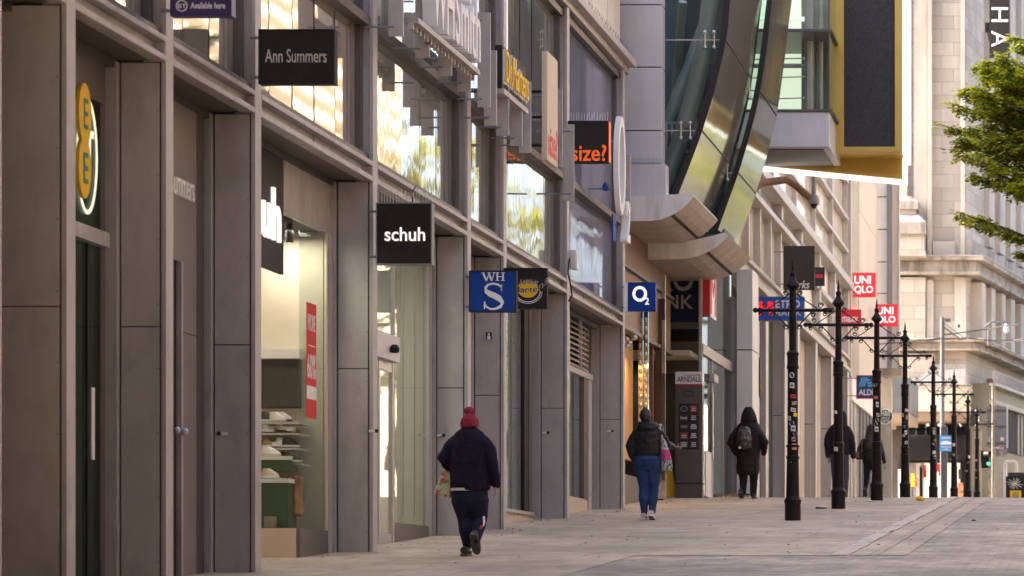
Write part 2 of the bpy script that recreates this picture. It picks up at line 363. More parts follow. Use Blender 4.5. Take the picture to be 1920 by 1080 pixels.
# ------------------------------------------------------------------ the shopping centre's metal street front
mall = thing('shopping_centre', 'long bronze grey metal shopping centre with deep columns, shopfronts and mirror glazed upper floor', 'building', (-W,30,0))
COLS = [19.3, 20.70, 22.90, 25.32, 29.43, 33.85, 35.91, 40.22, 44.99]
ZF, ZT = 4.57, 9.0
def column(Y, zt=ZT):
    b = MB(); z0 = G(Y)-.1; Ya = Y-.18; j = .031*(Y-20.6)+2.24
    b.box(-7.942,-W, Ya, Y, z0, zt, 'frame')                          # front flange
    b.box(-7.958,-7.942, Ya+.02, Y-.02, z0, ZF, 'groove')
    for a, c in ((z0, j-.005), (j+.005, ZF-.01)): b.box(-8.285 if Y>21 else -8.75,-7.958, Ya+.004, Y-.01, a, c, 'frame')
    b.box(-8.28 if Y>21 else -8.74,-7.96, Ya+.014, Y-.02, j-.006, j+.006, 'groove')
    b.box(-8.10,-7.942, Ya+.02, Y-.02, ZF, zt, 'frame')
    if Y>21: b.box(-8.30,-8.285, Ya+.03, Y-.03, z0, ZF, 'groove')
    if Y>21: b.box(-8.44,-8.30, Ya-.05, Y-.04, z0, ZF-.01, 'frame')           # door jamb behind the column
    k = z0+.3
    while k < ZF:                                                     # screw heads down the joint
        b.box(-7.975,-7.968, Ya-.001, Ya+.005, k, k+.014, 'groove'); k += .55
    return b.build('column', mall, bevel=.006)
for y in COLS[:1]+COLS[1:]: column(y)
def beam(a, b_):
    b = MB(); z = ZF
    b.box(-8.03,-W, a, b_, z, z+.055, 'frame_light'); b.box(-8.03,-7.985, a, b_, z+.055, z+.165, 'frame_light')
    b.box(-8.03,-W+.005, a, b_, z+.165, z+.215, 'frame_light')
    b.box(-7.985,-W, a+.005, a+.02, z+.055, z+.165, 'frame'); b.box(-7.985,-W, b_-.02, b_-.005, z+.055, z+.165, 'frame')
    n = max(1, int((b_-a)/1.4))
    for i in range(1, n): b.box(-7.985,-7.979, a+(b_-a)*i/n-.004, a+(b_-a)*i/n+.004, z+.055, z+.165, 'groove')
    b.box(-8.12,-7.945, a, b_, z+.225, z+.285, 'frame_dark')
    return b.build('fascia_beam', mall, bevel=.008)
def soffit(a, b_):
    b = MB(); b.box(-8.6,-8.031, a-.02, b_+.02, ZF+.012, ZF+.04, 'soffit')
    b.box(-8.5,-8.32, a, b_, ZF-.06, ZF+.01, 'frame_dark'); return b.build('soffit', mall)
ZA = 6.30
def window(a, b_, n, m='upper', top=8.73):
    f = MB(); b = MB(); r2 = random.Random(int(a*10))
    X = -8.07
    for z0, z1 in ((ZF+.285, ZA-.03), (ZA+.07, top)):
        f.box(X-.03, X+.06, b_-.10, b_-.001, z0, z1, 'frame_dark')
        for i in range(n):
            ya = a+.02+(b_-.1-a-.02)*i/n; yb = a+.02+(b_-.1-a-.02)*(i+1)/n-.012
            t = r2.uniform(-.004,.004); q = r2.uniform(-.004,.004)
            b.add([(X+t,ya,z0+.002),(X-t,yb,z0+.002),(X-t+q,yb,z1-.002),(X+t+q,ya,z1-.002)], [(0,1,2,3)], m)
    f.box(X-.05, X-.04, a, b_, ZF+.28, top, 'groove')
    f.box(-8.12,-7.93, a, b_, ZA-.03, ZA+.07, 'frame_dark'); f.box(-8.12,-7.96, a, b_, top, top+.10, 'frame_dark')
    o = f.build('window', mall); b.build('glazing', o, recalc=False); return o
PANES = [2,2,3,5,5,2,5,5]
for i in range(8):
    a, b_ = COLS[i], COLS[i+1]-.18
    beam(a, b_); soffit(a, b_)
    window(a, b_, PANES[i], 'upper_blue' if i == 7 else 'upper_flat' if i in (1,2,3) else 'upper')
# upper parapet: gutter, pale panels and a projecting cap
g = MB()
g.box(-8.12,-7.88, 18, 45.3, 8.88, 9.0, 'frame_light'); g.box(-8.12,-7.76, 18, 45.3, 9.0, 9.12, 'frame'); g.build('gutter', mall, bevel=.01)
g = MB(); y = 18.
while y < 45: g.box(-8.14,-8.02, y, min(y+1.35,45.2)-.02, 9.12, 10.35, 'canopy'); y += 1.37
g.build('parapet_panel', mall)
g = MB(); g.box(-8.3,-7.62, 18, 45.3, 10.35, 10.6, 'frame_light'); g.box(-14,-7.9, 18, 45.3, 10.6, 14, 'frame_light'); g.build('cornice', mall)
g = MB(); y = 30.
while y < 45.2: g.tube([(-7.84,y,9.12),(-7.82+rr.uniform(-.03,.03),y+.02,9.26)], .003, 3, 'galv'); y += .07
g.build('bird_spikes', mall)
# the shell behind the glass: party walls, ceiling, back wall, roof
g = MB()
for y in COLS: g.box(-13.9,-8.46, y-.17, y-.05, G(y)-.1, ZF, 'plaster')
g.box(-14.1,-13.9, 17, 46, -.5, 14, 'plaster'); g.box(-13.9,-8.61, 17, 46, ZF+.05, ZF+.2, 'plaster'); g.box(-14.1,-8.2, 17,17.2, -1, 14, 'frame')
g.build('inner_walls', mall)

XS = -8.34      # plane of the shopfronts
def shopfront(name='shopfront'): return MB()
# bay 0: solid dark panels beside the first column
g = MB(); g.box(-9.8,-8.76, 20.54, 20.62, -.3, 2.235, 'frame'); g.box(-9.8,-8.76, 20.54, 20.62, 2.245, ZF-.02, 'frame'); g.build('wall_panel', mall)
# bay 1: dark green glass door under a closer box
g = MB(); a, b_ = 20.72, 22.6
g.box(XS-.05,XS+.02, 20.75,22.45, 4.15,ZF-.06,'frame_dark'); g.box(XS-.06,XS+.0, 22.40,22.5,-.2,ZF-.05,'frame_dark')
g.box(XS-.06,XS+.0, 20.72,20.8,-.2,ZF-.05,'frame_dark')
z = Zp(436, 22.0); g.box(XS-.08,XS+.07, 20.8,22.42, z-.07,z+.05,'frame_light')
g.box(XS-.05,XS-.0, 22.12,22.135,0,z-.07,'groove')
s1 = g.build('shop_door', mall); g = MB()
g.box(XS-.02,XS-.01, 20.8,22.4, -.1,4.15, 'glass_door'); g.build('glass', s1)
g = MB(); g.box(XS+.01,XS+.02, 22.16,22.22,1.15,1.75,'white'); g.box(XS-.008,XS-.004, 21.78,21.86,1.42,1.47,'white'); g.build('pull_handle', s1)
g = MB(); g.box(-13.5,-13.4, 20.8,22.6,-.3,4.5,'charcoal'); g.box(-13,-8.45,22.55,22.7,-.3,4.5,'green_inside'); g.build('shop_interior', mall)
# bay 2: grey panelled front with a tall dark door
g = MB(); a, b_ = 22.9, 25.14
g.box(XS-.05,XS, 24.42,24.80,-.2,ZF-.05,'frame_shaded'); g.box(XS-.05,XS+.003, 24.805,25.0,-.2,ZF-.05,'frame_dark'); g.box(XS-.05,XS, 22.92,24.42,3.07,ZF-.05,'frame_shaded')
g.box(XS-.052,XS-.045,24.8,24.806,-.2,ZF-.05,'groove'); g.box(XS,XS+.004,24.42,24.80,2.43,2.437,'groove')
g.build('wall_panel', mall)
g = MB(); g.box(XS-.06,XS-.03, 22.95,24.34,0,3.07,'black'); g.box(XS-.05,XS+.01,24.36,24.41,0,3.07,'frame_light')
s2 = g.build('shop_door', mall); g = MB()
for y in (24.18,24.39): g.ball((XS+.03,y,1.52),.035,.03,.035,'steel',8)
g.build('door_knob', s2)
# bay 3: open entrance, then a glazed display corner
g = MB()
g.box(XS-.06,XS, 27.4,29.2,3.97,ZF-.05,'frame_light'); g.build('bulkhead', mall)
g = MB(); g.box(XS-.02,XS+.02, 25.34,27.4,3.32,4.5,'charcoal'); ob = g.build('entrance_header', mall)
g = MB(); g.box(XS-.035,XS+.005, 28.02,29.05,.30,Zp(990,28),'granite'); g.box(-11.5,XS-.036, 28.02,28.10,.30,Zp(990,28),'cream'); g.build('stall_riser', mall)
g = MB(); z0 = Zp(990,28)
g.box(XS-.02,XS-.008, 28.06,29.03,z0,3.97,'glass'); g.box(-11.5,XS-.021, 28.05,28.062,z0,3.97,'glass_clear')
g.build('display_glass', mall)
g = MB(); g.box(XS-.05,XS+.01, 29.05,29.2,.3,3.97,'frame'); g.box(XS-.025,XS+.005, 28.99,29.04,z0,3.97,'cream'); g.box(-11.5,-8.4,28.03,29.05,3.97,4.05,'charcoal')
g.build('display_frame', mall)
# bay 4: sliding doors then glass
g = MB(); a, b_ = 29.45, 33.6
zd = Zp(660,30.5)
g.box(XS-.10,XS+.09, 29.46,31.75,zd-.02,zd+.28,'panel'); ob4 = None
for y in (29.5,29.95,30.5,31.05,31.66): g.box(XS-.03,XS+.02, y,y+.07,G(y),zd-.02,'steel')
for y in (29.57,31.12): g.box(XS-.025,XS+.015, y,y+.52,G(y)+.01,G(y)+.14,'steel')
g.box(XS-.02,XS+.015,29.5,31.7,zd-.14,zd-.02,'steel')
s4 = g.build('sliding_doors', mall); g = MB(); g.box(XS-.012,XS-.004,29.58,31.65,.55,zd-.14,'glass_clear'); g.build('glass', s4)
g = MB(); g.lathe(XS+.14, 31.3, [(.02,zd+.06),(.05,zd+.07),(.06,zd+.12),(.03,zd+.16)], 8, 'black'); g.build('door_sensor', s4)
g = MB(); g.box(XS-.02,XS-.008, 29.46,31.75,zd+.28,ZF-.06,'glass'); g.box(XS-.02,XS-.008,31.8,33.45,G(32)+.22,ZF-.06,'glass'); g.build('display_glass', mall)
g = MB(); g.box(XS-.04,XS+.01,31.74,31.80,.6,ZF-.05,'frame_light'); g.box(XS-.04,XS+.01,33.42,33.6,.6,ZF-.05,'frame'); g.box(XS-.05,XS+.015,31.8,33.42,G(32)-.1,G(32)+.22,'granite')
for y in (32.3,32.85): g.box(XS-.03,XS-.021,y,y+.03,1,ZF-.06,'frame_light')
g.build('display_frame', mall)
# bay 5: narrow, panelled
g = MB(); g.box(XS-.05,XS,33.86,35.7,.5,ZF-.05,'frame'); g.build('wall_panel', mall)
# bay 6: glass before a white tile grid that stands in for its reflection
g = MB(); zr = 1.27
g.box(XS-.02,XS-.008,35.95,39.5,zr,ZF-.06,'glass_refl'); g.build('display_glass', mall)
g = MB(); g.box(XS-.04,XS+.03,35.95,39.66,zr-.05,zr,'frame'); g.box(XS-.05,XS+.0,35.95,39.66,G(36)-.1,zr-.05,'granite_kerb')
g.box(XS-.06,XS+.02,39.0,39.3,zr,ZF-.05,'black'); g.box(XS-.05,XS+.03,39.3,39.5,zr,ZF-.05,'frame_dark'); g.build('display_frame', mall)
g = MB(); 
for i in range(13):
    for j in range(16): g.box(-8.46,-8.44,36+i*.27,36.26+i*.27,1.2+j*.21,1.402+j*.21,'white')
g.box(-8.50,-8.461,35.95,39.6,1.2,4.5,'charcoal'); g.build('reflection_tiles', mall)
# bay 7: louvred head over a shuttered door
g = MB(); zl = 3.62
for k in range(9): g.add([(XS+.02,40.25,zl+.1+k*.085),(XS+.02,44.0,zl+.1+k*.085),(XS-.06,44.0,zl+.165+k*.085),(XS-.06,40.25,zl+.165+k*.085),(XS+.02,40.25,zl+.112+k*.085),(XS+.02,44.0,zl+.112+k*.085),(XS-.06,44.0,zl+.177+k*.085),(XS-.06,40.25,zl+.177+k*.085)], [(0,1,2,3),(4,7,6,5),(0,4,5,1),(3,2,6,7)], 'frame')
g.box(XS-.09,XS-.07,40.25,44,zl,ZF-.06,'groove'); g.box(XS-.05,XS+.05,40.25,44.2,zl-.02,zl+.07,'frame_light')
for y in (41.2,42.3,43.3): g.box(XS-.02,XS+.03,y,y+.05,zl+.07,ZF-.06,'frame')
g.build('louvre', mall)
g = MB(); zr = 1.62
g.box(XS-.02,XS-.008,40.3,43.55,zr,zl-.02,'glass_refl'); g.build('display_glass', mall)
g = MB(); g.box(XS-.05,XS+.02,42.2,42.3,zr,zl-.02,'frame'); g.box(XS-.05,XS+.03,43.5,43.9,zr,zl-.02,'frame_dark'); g.box(XS-.05,XS+.03,43.9,44.2,1.3,zl-.02,'frame')
g.box(XS-.05,XS+.01,40.25,44.3,1.0,zr,'granite_kerb'); g.box(-8.6,-8.5,40.3,44.2,1.2,4.5,'panel'); g.build('display_frame', mall)
# keyhole plates
g = MB()
def plate(px, py, Y, flip=1):
    x, z = Xp(px,Y), Zp(py,Y); y = Y-.196 if False else Y
    g.box(x-.03,x+.03,y-.006,y,z-.014,z+.014,'white'); g.lathe(x+.055*flip,y-.002,[(.018,z-.018),(.02,z),(.018,z+.018)],8,'groove')
for px,py,Y,fl in ((697,808,29.246,1),(824,816,33.67,1),(1021,811,40.04,1),(1142,808,44.81,1),(421,813,25.14,-1)): plate(px,py,Y-.0,fl)
g.build('keyhole_plate', mall)
tag(mall)

M['tan_shoe']=mat('tan_shoe',(.30,.2,.12),.7,0,.2)
# ------------------------------------------------------------------ shop display behind the corner glass of bay 3
Yd = 28.95
g = MB(); g.box(-11.6,-8.37, 28.975,28.985,.3,3.97,'plaster'); g.build('display_wall', mall)
t = thing('display_shelves', 'lit shop display shelves holding rows of shoes behind the corner glass', 'shelves', (Xp(530,28.6),28.6,Zp(990,28)))
g = MB(); g.pbox(440,655,562,672,28.8,.15,'white'); g.build('ledge', t)
g = MB(); g.pbox(440,672,562,765,28.9,.08,'charcoal'); g.build('back_panel', t)
g = MB(); g.pbox(502,688,560,762,28.84,.05,'screen'); g.build('dark_screen', t)
for py in (792,812,840,868): 
    g = MB(); g.pbox(440,py,562,py+3,28.55,.4,'panel'); g.build('shelf', t)
sh = MB()
def shoe(px, py, Y, L, c1, c2, name='trainer_shoe', lab=None):
    b = MB(); x, z = Xp(px,Y), Zp(py,Y)
    b.loft([(x,Y,z,L/2,.04),(x,Y,z+.02,L/2*1.02,.043)],12,c2)
    b.loft([(x,Y,z+.02,L/2,.04),(x-L*.03,Y,z+.045,L*.47,.038),(x-L*.14,Y,z+.075,L*.32,.033),(x-L*.22,Y,z+.10,L*.2,.03)],12,c1)
    o = b.build('shoe', None, smooth=True); return tag(o, lab, 'shoe', 'shoes on the display shelves')
shoe(522,790,28.6,.20,'white','white',lab='white low trainer on the top display shelf')
shoe(545,838,28.6,.20,'black','white',lab='black shoe with white sole on the middle display shelf')
shoe(550,866,28.55,.2,'charcoal','white',lab='charcoal shoe with white sole on the lowest display shelf')
q=random.Random(4)
for r_,(py,nm) in enumerate(((790,'top'),(810,'second'),(838,'third'),(866,'lowest'))):
    for k,(px,wd_) in enumerate(((503,'first'),(533,'last'))):
        c1,c2=q.choice((('white','white'),('charcoal','white'),('tan_shoe','white'),('panel','black')))
        shoe(px+q.uniform(-3,3),py,28.62,.17,c1,c2,lab='small shoe standing %s along the %s display shelf'%(wd_,nm))
for k,(px,py) in enumerate(((516,836),(543,808),(514,872))):
    g=MB(); g.pbox(px-6,py-7,px+6,py,28.57,.1,'white'); tag(g.build('price_card'),'small white card standing on the %s display shelf'%('third','second','lowest')[k],'card')
for k in range(10):
    r_,c_=divmod(k,5); Yb_=28.74+.03*(r_%2); px=490+c_*16+r_*3; g=MB(); g.pbox(px-7.5,914-r_*18+q.uniform(-1,1),px+7,930-r_*18,Yb_,.12,('tan_shoe','charcoal','white','red','cream')[(k*3+r_)%5])
    o=g.build('shoe_box',bevel=.004); tag(o,'small shoe box in the stacked boxes behind the green display table','box','stacked shoe boxes')
    g=MB(); g.pbox(px-4,918-r_*18,px+3,923-r_*18,Yb_-.003,.002,'panel'); g.build('print',o)
t = thing('display_table', 'dark green boxed display table with pale trays in the shop window', 'display table', (Xp(515,28.4),28.4,Zp(990,28)))
M['dkgreen'] = mat('display_green', (.02,.075,.04), .4, 0, .2)
M['tan'] = mat('tan_pattern', (.45,.2,.1), .8, 0, .6, 9.)
g = MB(); g.pbox(470,905,540,990,28.3,.3,'dkgreen'); g.build('lower_box', t)
g = MB(); g.pbox(470,862,545,884,28.45,.25,'dkgreen'); g.build('upper_box', t)
g = MB(); g.pbox(470,897,541,905,28.28,.34,'white'); g.pbox(470,855,545,862,28.43,.3,'white'); g.build('tray', t)
g = MB(); g.pbox(495,968,515,989,28.2,.08,'olive_light'); g.build('small_box', t)
shoe(508,855,28.55,.22,'white','cream',lab='white shoe on the upper tray of the green display table'); shoe(507,896,28.4,.19,'cream','white',lab='cream shoe on the lower tray of the green display table')
g = MB(); g.pbox(546,890,563,968,28.5,.2,'tan'); tag(g.build('patterned_backpack', None, bevel=.04), 'orange patterned bag standing behind the display table', 'bag')
g = MB(); g.lathe(Xp(543,28.3),28.3,[(.04,Zp(455,28.3)),(.045,Zp(440,28.3)),(.03,Zp(420,28.3))],10,'black'); g.lathe(Xp(543,28.3),28.3,[(.03,Zp(456.5,28.3)),(.036,Zp(455.2,28.3))],10,'lit_window')
tag(g.build('spotlight', None, smooth=True), 'small black ceiling spotlight glowing in the shop display', 'spotlight')
def lamp(name, loc, e, size, col=(1,.82,.6), rot=(0,0,0)):
    l = bpy.data.lights.new(name, 'AREA'); l.energy = e*.45; l.size = size; l.color = col
    o = bpy.data.objects.new(name, l); COL.objects.link(o); o.location = loc; o.rotation_euler = rot; return o
lamp('shop_lamp', (Xp(530,28.5),28.5,3.9), 6, .5, (1,.92,.80))
lamp('shop_lamp', (-9.6,26.8,4.4), 14, 1.)
lamp('shop_lamp', (-9.8,31.5,4.4), 26, 1.2, (1,.95,.86))
# sale poster on the glass
g = MB(); Xg = XS+.0
def SX(px): return Yp(px, Xg)
ya, yb = SX(575), SX(593); zt_, zb_ = Zp(566,28.3), Zp(783,28.35)
g.box(Xg-.004,Xg, ya,yb,zb_,zt_,'red'); text(g,'MORE',ya+.04,yb-.04,zt_-.30,zt_-.12,Xg+.004,'white',plane='x',rot=False)
text(g,'60%',ya+.02,yb-.02,zb_+.42,zb_+.68,Xg+.004,'white',plane='x',bold=.02)
g.box(Xg,Xg+.003,ya,yb,zb_+.2,zb_+.34,'white'); g.box(Xg,Xg+.003,ya+.05,yb-.05,zt_-.46,zt_-.45,'white')
tag(g.build('sale_poster'), 'tall red sale poster stuck inside the corner shop glass', 'poster')
# ------------------------------------------------------------------ hanging signs along the street
def blade(px0,py0,px1,py1,Y,face,label,edge='groove',th=.10,cat='shop sign',name='hanging_sign',group=None,arm=True,X=-W):
    x0,x1,z0,z1 = Xp(px0,Y),Xp(px1,Y),Zp(py1,Y),Zp(py0,Y)
    t = thing(name, label, cat, ((x0+x1)/2,Y,z0), group)
    g = MB(); g.box(x0,x1,Y,Y+th,z0,z1,face); g.build('panel', t, bevel=.006)
    g = MB(); e = .012
    g.box(x0-e,x0,Y-.006,Y+th+.006,z0-e,z1+e,edge); g.box(x1,x1+e,Y-.006,Y+th+.006,z0-e,z1+e,edge); g.box(x0,x1,Y-.006,Y+th+.006,z1,z1+e,edge); g.box(x0,x1,Y-.006,Y+th+.006,z0-e,z0,edge)
    g.build('frame', t)
    if arm:
        g = MB()
        for z in (z0+.12*(z1-z0), z1-.12*(z1-z0)): g.tube([(x0-e,Y+th/2,z),(min(x0-.06,X-.02),Y+th/2,z)],.015,6,'galv')
        g.build('bracket', t)
    return t
def lettering(t, fn, name='lettering'):
    g = MB(); fn(g); return g.build(name, t, recalc=False)
def spikes(t, px0, px1, py, Y, n, h=.16):
    g = MB()
    for i in range(n):
        x = Xp(px0+(px1-px0)*i/(n-1), Y); z = Zp(py, Y)
        g.tube([(x,Y+.05,z),(x+random.uniform(-.008,.008),Y+.05,z+h*random.uniform(.8,1.1))],.0035,3,'white')
    g.build('bird_spikes', t)
# black board with thin silver words
Y = 25.0; t = blade(487,57,625,155,Y,'signblack','wide black hanging sign with thin silver lettering of a first name and surname')
lettering(t, lambda g: ptext(g,'Ann Summers',497,92,612,117,Y-.006,'silver',bold=-.002))
# square black board
Y = 29.1; t = blade(707,382,808,494,Y,'signblack','square black hanging sign with white lower case lettering over the sliding doors','galv')
lettering(t, lambda g: ptext(g,'schuh',721,426,797,452,Y-.006,'white_lit',bold=.035,space=1.0)); spikes(t,708,807,381,Y,19)
g = MB(); g.tube([(Xp(764,Y),Y+.05,Zp(381,Y)),(Xp(770,Y),Y+.1,Zp(374,Y)),(Xp(762,Y),Y+.2,Zp(360,Y)),(Xp(768,Y),Y+.25,Zp(343,Y))],.008,5,'groove'); g.build('cable', t)
# blue board, serif monogram
Y = 33.6; t = blade(881,509,966,583,Y,'blue','square blue hanging sign with big white serif letter and two small ones above')
def whs(g):
    sx = lambda u: Xp(900+ u*48, Y); sz = lambda v: Zp(579-v*69, Y)
    fn = lambda u,v,d: (sx(u), Y-.006+d, sz(v))
    k = Y/F
    def st(pts, ws): g.strip(pts, ws, fn, .005, 'white')
    # the big S
    P = [(.84,.50),(.83,.585),(.72,.655),(.52,.685),(.32,.655),(.22,.57),(.24,.48),(.38,.41),(.58,.35),(.78,.27),(.88,.17),(.82,.07),(.62,.0),(.42,-.01),(.26,.05),(.18,.16)]
    Wd = [.03,.05,.06,.055,.06,.10,.13,.16,.17,.17,.13,.10,.06,.05,.05,.03]
    st(P, Wd); st([(.84,.48),(.84,.66)],.05); st([(.18,.0),(.18,.2)],.05)
    # W and H
    for a,b,w in (((.12,.98),(.26,.76),.07),((.26,.76),(.37,.98),.035),((.34,.98),(.46,.76),.07),((.46,.76),(.56,.98),.035)): st([a,b],w)
    for u in (.12,.36,.56): st([(u-.07,.98),(u+.07,.98)],.02)
    for u in (.68,.90): st([(u,.77),(u,.98)],.07); st([(u-.07,.98),(u+.07,.98)],.02); st([(u-.07,.77),(u+.07,.77)],.02)
    st([(.68,.875),(.90,.875)],.02)
lettering(t, whs)
# black board with yellow round emblem
Y = 35.7; t = blade(946,504,1024,577,Y,'signblack','square black hanging sign with yellow round emblem and tilted white outlined lettering',th=.08)
def boots(g):
    cx, cz = Xp(990,Y), Zp(543,Y); k = Y/F
    fn = lambda u,v,d: (cx+u*k, Y-.006+d, cz+v*k)
    ring = [(23*math.cos(a), 3+20*math.sin(a)-6) for a in [math.pi+math.pi*i/20 for i in range(21)]]
    g.strip(ring, 1.6, fn, .004, 'white'); g.strip([(u*1.14,v*1.1-.6) for u,v in ring],1.2,fn,.004,'white')
    disc = [(19.5*math.cos(2*math.pi*i/28), 1+16.5*math.sin(2*math.pi*i/28)) for i in range(28)]
    g.add([fn(u,v,0) for u,v in disc],[tuple(range(28))],'yellow')
    def tilt(body, u0,u1,v0,v1, a, m, dy, bold):
        vs, fs = text_shape(body, bold); q = []
        for x,y in vs:
            u = u0+x*(u1-u0); v = v0+y*(v1-v0)+ (max(0,u-6)**2)*.022*a
            q.append((cx+u*k, Y-.006-dy, cz+v*k))
        g.add(q, fs, m)
    tilt('Martens',-30,37,-7,7,1.,'white',.003,.06); tilt('Martens',-29,36,-6,6,1.,'black',.006,.01)
    tilt('AirWair',-16,20,9,19,.0,'white',.003,.06); tilt('AirWair',-15,19,10,18,.0,'black',.006,.01)
lettering(t, boots)
# black square with orange word
Y = 39.9; t = blade(1066,228,1140,304,Y,'signblack','black hanging sign with orange word and question mark below spikes on its top','groove')
lettering(t, lambda g: (ptext(g,'size?',1071,271,1137,302,Y-.007,'orange',bold=.045))); spikes(t,1070,1138,226,Y,15,.13)
g = MB(); g.box(Xp(1140,Y)+.013,Xp(1140,Y)+.022,Y-.02,Y+.11,Zp(304,Y),Zp(228,Y),'orange'); g.build('lit_edge', t)
# blue square
Y = 44.6; t = blade(1178,531,1228,582,Y,'blue','small blue hanging sign with a cream letter and lowered digit beside the timber bulkhead','blue')
def otwo(g):
    cx, cz, k = Xp(1199.5,Y), Zp(551,Y), Y/F; fn = lambda u,v,d: (cx+u*k, Y-.006+d, cz+v*k)
    g.strip([(11*math.cos(a),12*math.sin(a)) for a in [2*math.pi*i/24 for i in range(25)]], 5.5, fn, .005, 'cream_lit')
    ptext(g,'2',1209,558,1217,571,Y-.007,'cream_lit',bold=.03)
lettering(t, otwo)
g = MB(); g.box(Xp(1170,Y),Xp(1177,Y),Y-.01,Y+.12,Zp(583,Y),Zp(530,Y),'white'); g.build('end_plate', t)

# ------------------------------------------------------------------ signs that lie along the street front
def rack(g, ys, z0, z1, x0=-7.93, x1=-7.52):     # upright fins that hold the letters away from the glazing
    for y in ys:
        g.box(x1-.16,x1,y,y+.03,z0,z1,'frame')
        for z in (z0+.1,z1-.1): g.tube([(x0,y,z),(x1-.1,y,z)],.012,5,'galv')
t = thing('letter_sign', 'large raised white letters standing off the glass on a rail', 'shop sign', (-7.4,31.5,5.9))
for y in (29.05,30.2,31.25,32.2,33.25): g = MB(); rack(g,[y],6.12,7.3); g.build('support_fin', t)
g = MB(); ya,yb = 29.4,32.35; zr = 6.40
g.box(-7.60,-7.44,ya,yb,zr-.06,zr,'frame_light'); y = ya
while y < yb: g.box(-7.56,-7.50,y,y+.05,zr-.13,zr-.06,'frame'); y += .16
g.build('rail', t)
g = MB(); text(g,'WHSmith',30.0,32.3,zr+.07,zr+.85,-7.42,'white',plane='x',bold=.02,depth=.16); g.build('lettering', t, recalc=False)
t = thing('letter_sign', 'black box sign with yellow and white raised letters above a narrow bay', 'shop sign', (-7.4,34.6,6.6))
ya,yb = 33.95,35.4; z0,z1 = 6.52,7.04
for y in (33.6,34.3,35.1,35.65): g = MB(); rack(g,[y],5.95,6.9,x1=-7.52); g.build('support_fin', t)
g = MB(); g.box(-7.62,-7.53,ya,yb,z0-.03,z1,'signblack'); g.box(-7.66,-7.50,ya,yb,z0-.10,z0-.035,'frame_light'); g.build('box', t)
g = MB(); text(g,'Dr.Martens',ya+.05,yb-.03,z0+.03,z1-.04,-7.505,'white',plane='x',bold=.05,depth=.025); text(g,'Dr.Martens',ya+.06,yb-.04,z0+.06,z1-.06,-7.48,'yellow',plane='x',bold=.0,depth=.02); g.build('lettering', t, recalc=False)
Y0,Y1 = 36.25,36.95
t = thing('box_sign', 'tall pale box sign with red word at its foot standing off the glass', 'shop sign', (-7.45,Y0,5.6))
z0,z1 = Zp(300,Y0),Zp(95,Y0)
g = MB(); g.box(-7.50,-7.42,Y0,Y1,z0,z1,'cream'); g.build('box', t, bevel=.01)
g = MB(); text(g,'size?',Y0+.05,Y1-.04,z0+.08,z0+.50,-7.415,'red',plane='x',bold=.05,depth=.02); g.build('lettering', t, recalc=False)
for z in (z0+.25,z1-.5,z1-.85): g = MB(); g.tube([(-8.0,Y0+.3,z),(-7.5,Y0+.3,z)],.02,6,'black'); g.build('bracket', t)
for y,dz in ((37.45,0),(38.3,-.35)): g = MB(); g.box(-7.62,-7.46,y,y+.03,z0+.1+dz,z0+1.2+dz,'frame_light'); g.tube([(-8.0,y,z0+.2+dz),(-7.5,y,z0+.2+dz)],.012,5,'galv'); g.tube([(-8.0,y,z0+1.1+dz),(-7.5,y,z0+1.1+dz)],.012,5,'galv'); g.build('support_fin', t)
# the big white ring and its small figure
Y0 = 42.2; t = thing('ring_sign', 'big white ring with small white figure below it standing off blue glazing', 'shop sign', (-7.4,Y0,5.6))
z0,z1 = Zp(402,42.4),Zp(217,42.4); cz=(z0+z1)/2; rz=(z1-z0)/2; cy = 42.45; ry = .34
g = MB(); n = 40
for xx in ((-7.58,-7.50),):
    vo = []
    for i in range(n):
        a = 2*math.pi*i/n; c_,s_ = math.cos(a),math.sin(a)
        vo += [(xx[0],cy+ry*c_,cz+rz*s_),(xx[1],cy+ry*c_,cz+rz*s_),(xx[1],cy+(ry-.11)*c_,cz+(rz-.16)*s_),(xx[0],cy+(ry-.11)*c_,cz+(rz-.16)*s_)]
    fs = [(4*i+j, 4*i+(j+1)%4, 4*((i+1)%n)+(j+1)%4, 4*((i+1)%n)+j) for i in range(n) for j in range(4)]
    g.add(vo, fs, 'white')
g.build('ring', t, smooth=True)
g = MB(); text(g,'2',42.75,43.05,Zp(455,42.9),Zp(378,42.9),-7.47,'white',plane='x',bold=.08,depth=.12); g.build('figure', t, recalc=False)
g = MB(); g.box(-7.63,-7.61,42.25,42.55,Zp(454,42.5),Zp(405,42.5),'blue'); g.box(-7.60,-7.52,43.3,43.34,Zp(400,43.3),Zp(290,43.3),'frame_light')
for py in (262,350): g.lathe(-7.72,42.2,[(.02,Zp(py+8,42.2)),(.05,Zp(py+6,42.2)),(.05,Zp(py-2,42.2)),(.02,Zp(py-8,42.2))],8,'blue'); g.tube([(-8.0,42.2,Zp(py+4,42.2)),(-7.6,42.2,Zp(py+4,42.2))],.015,5,'galv')
g.build('bracket', t)
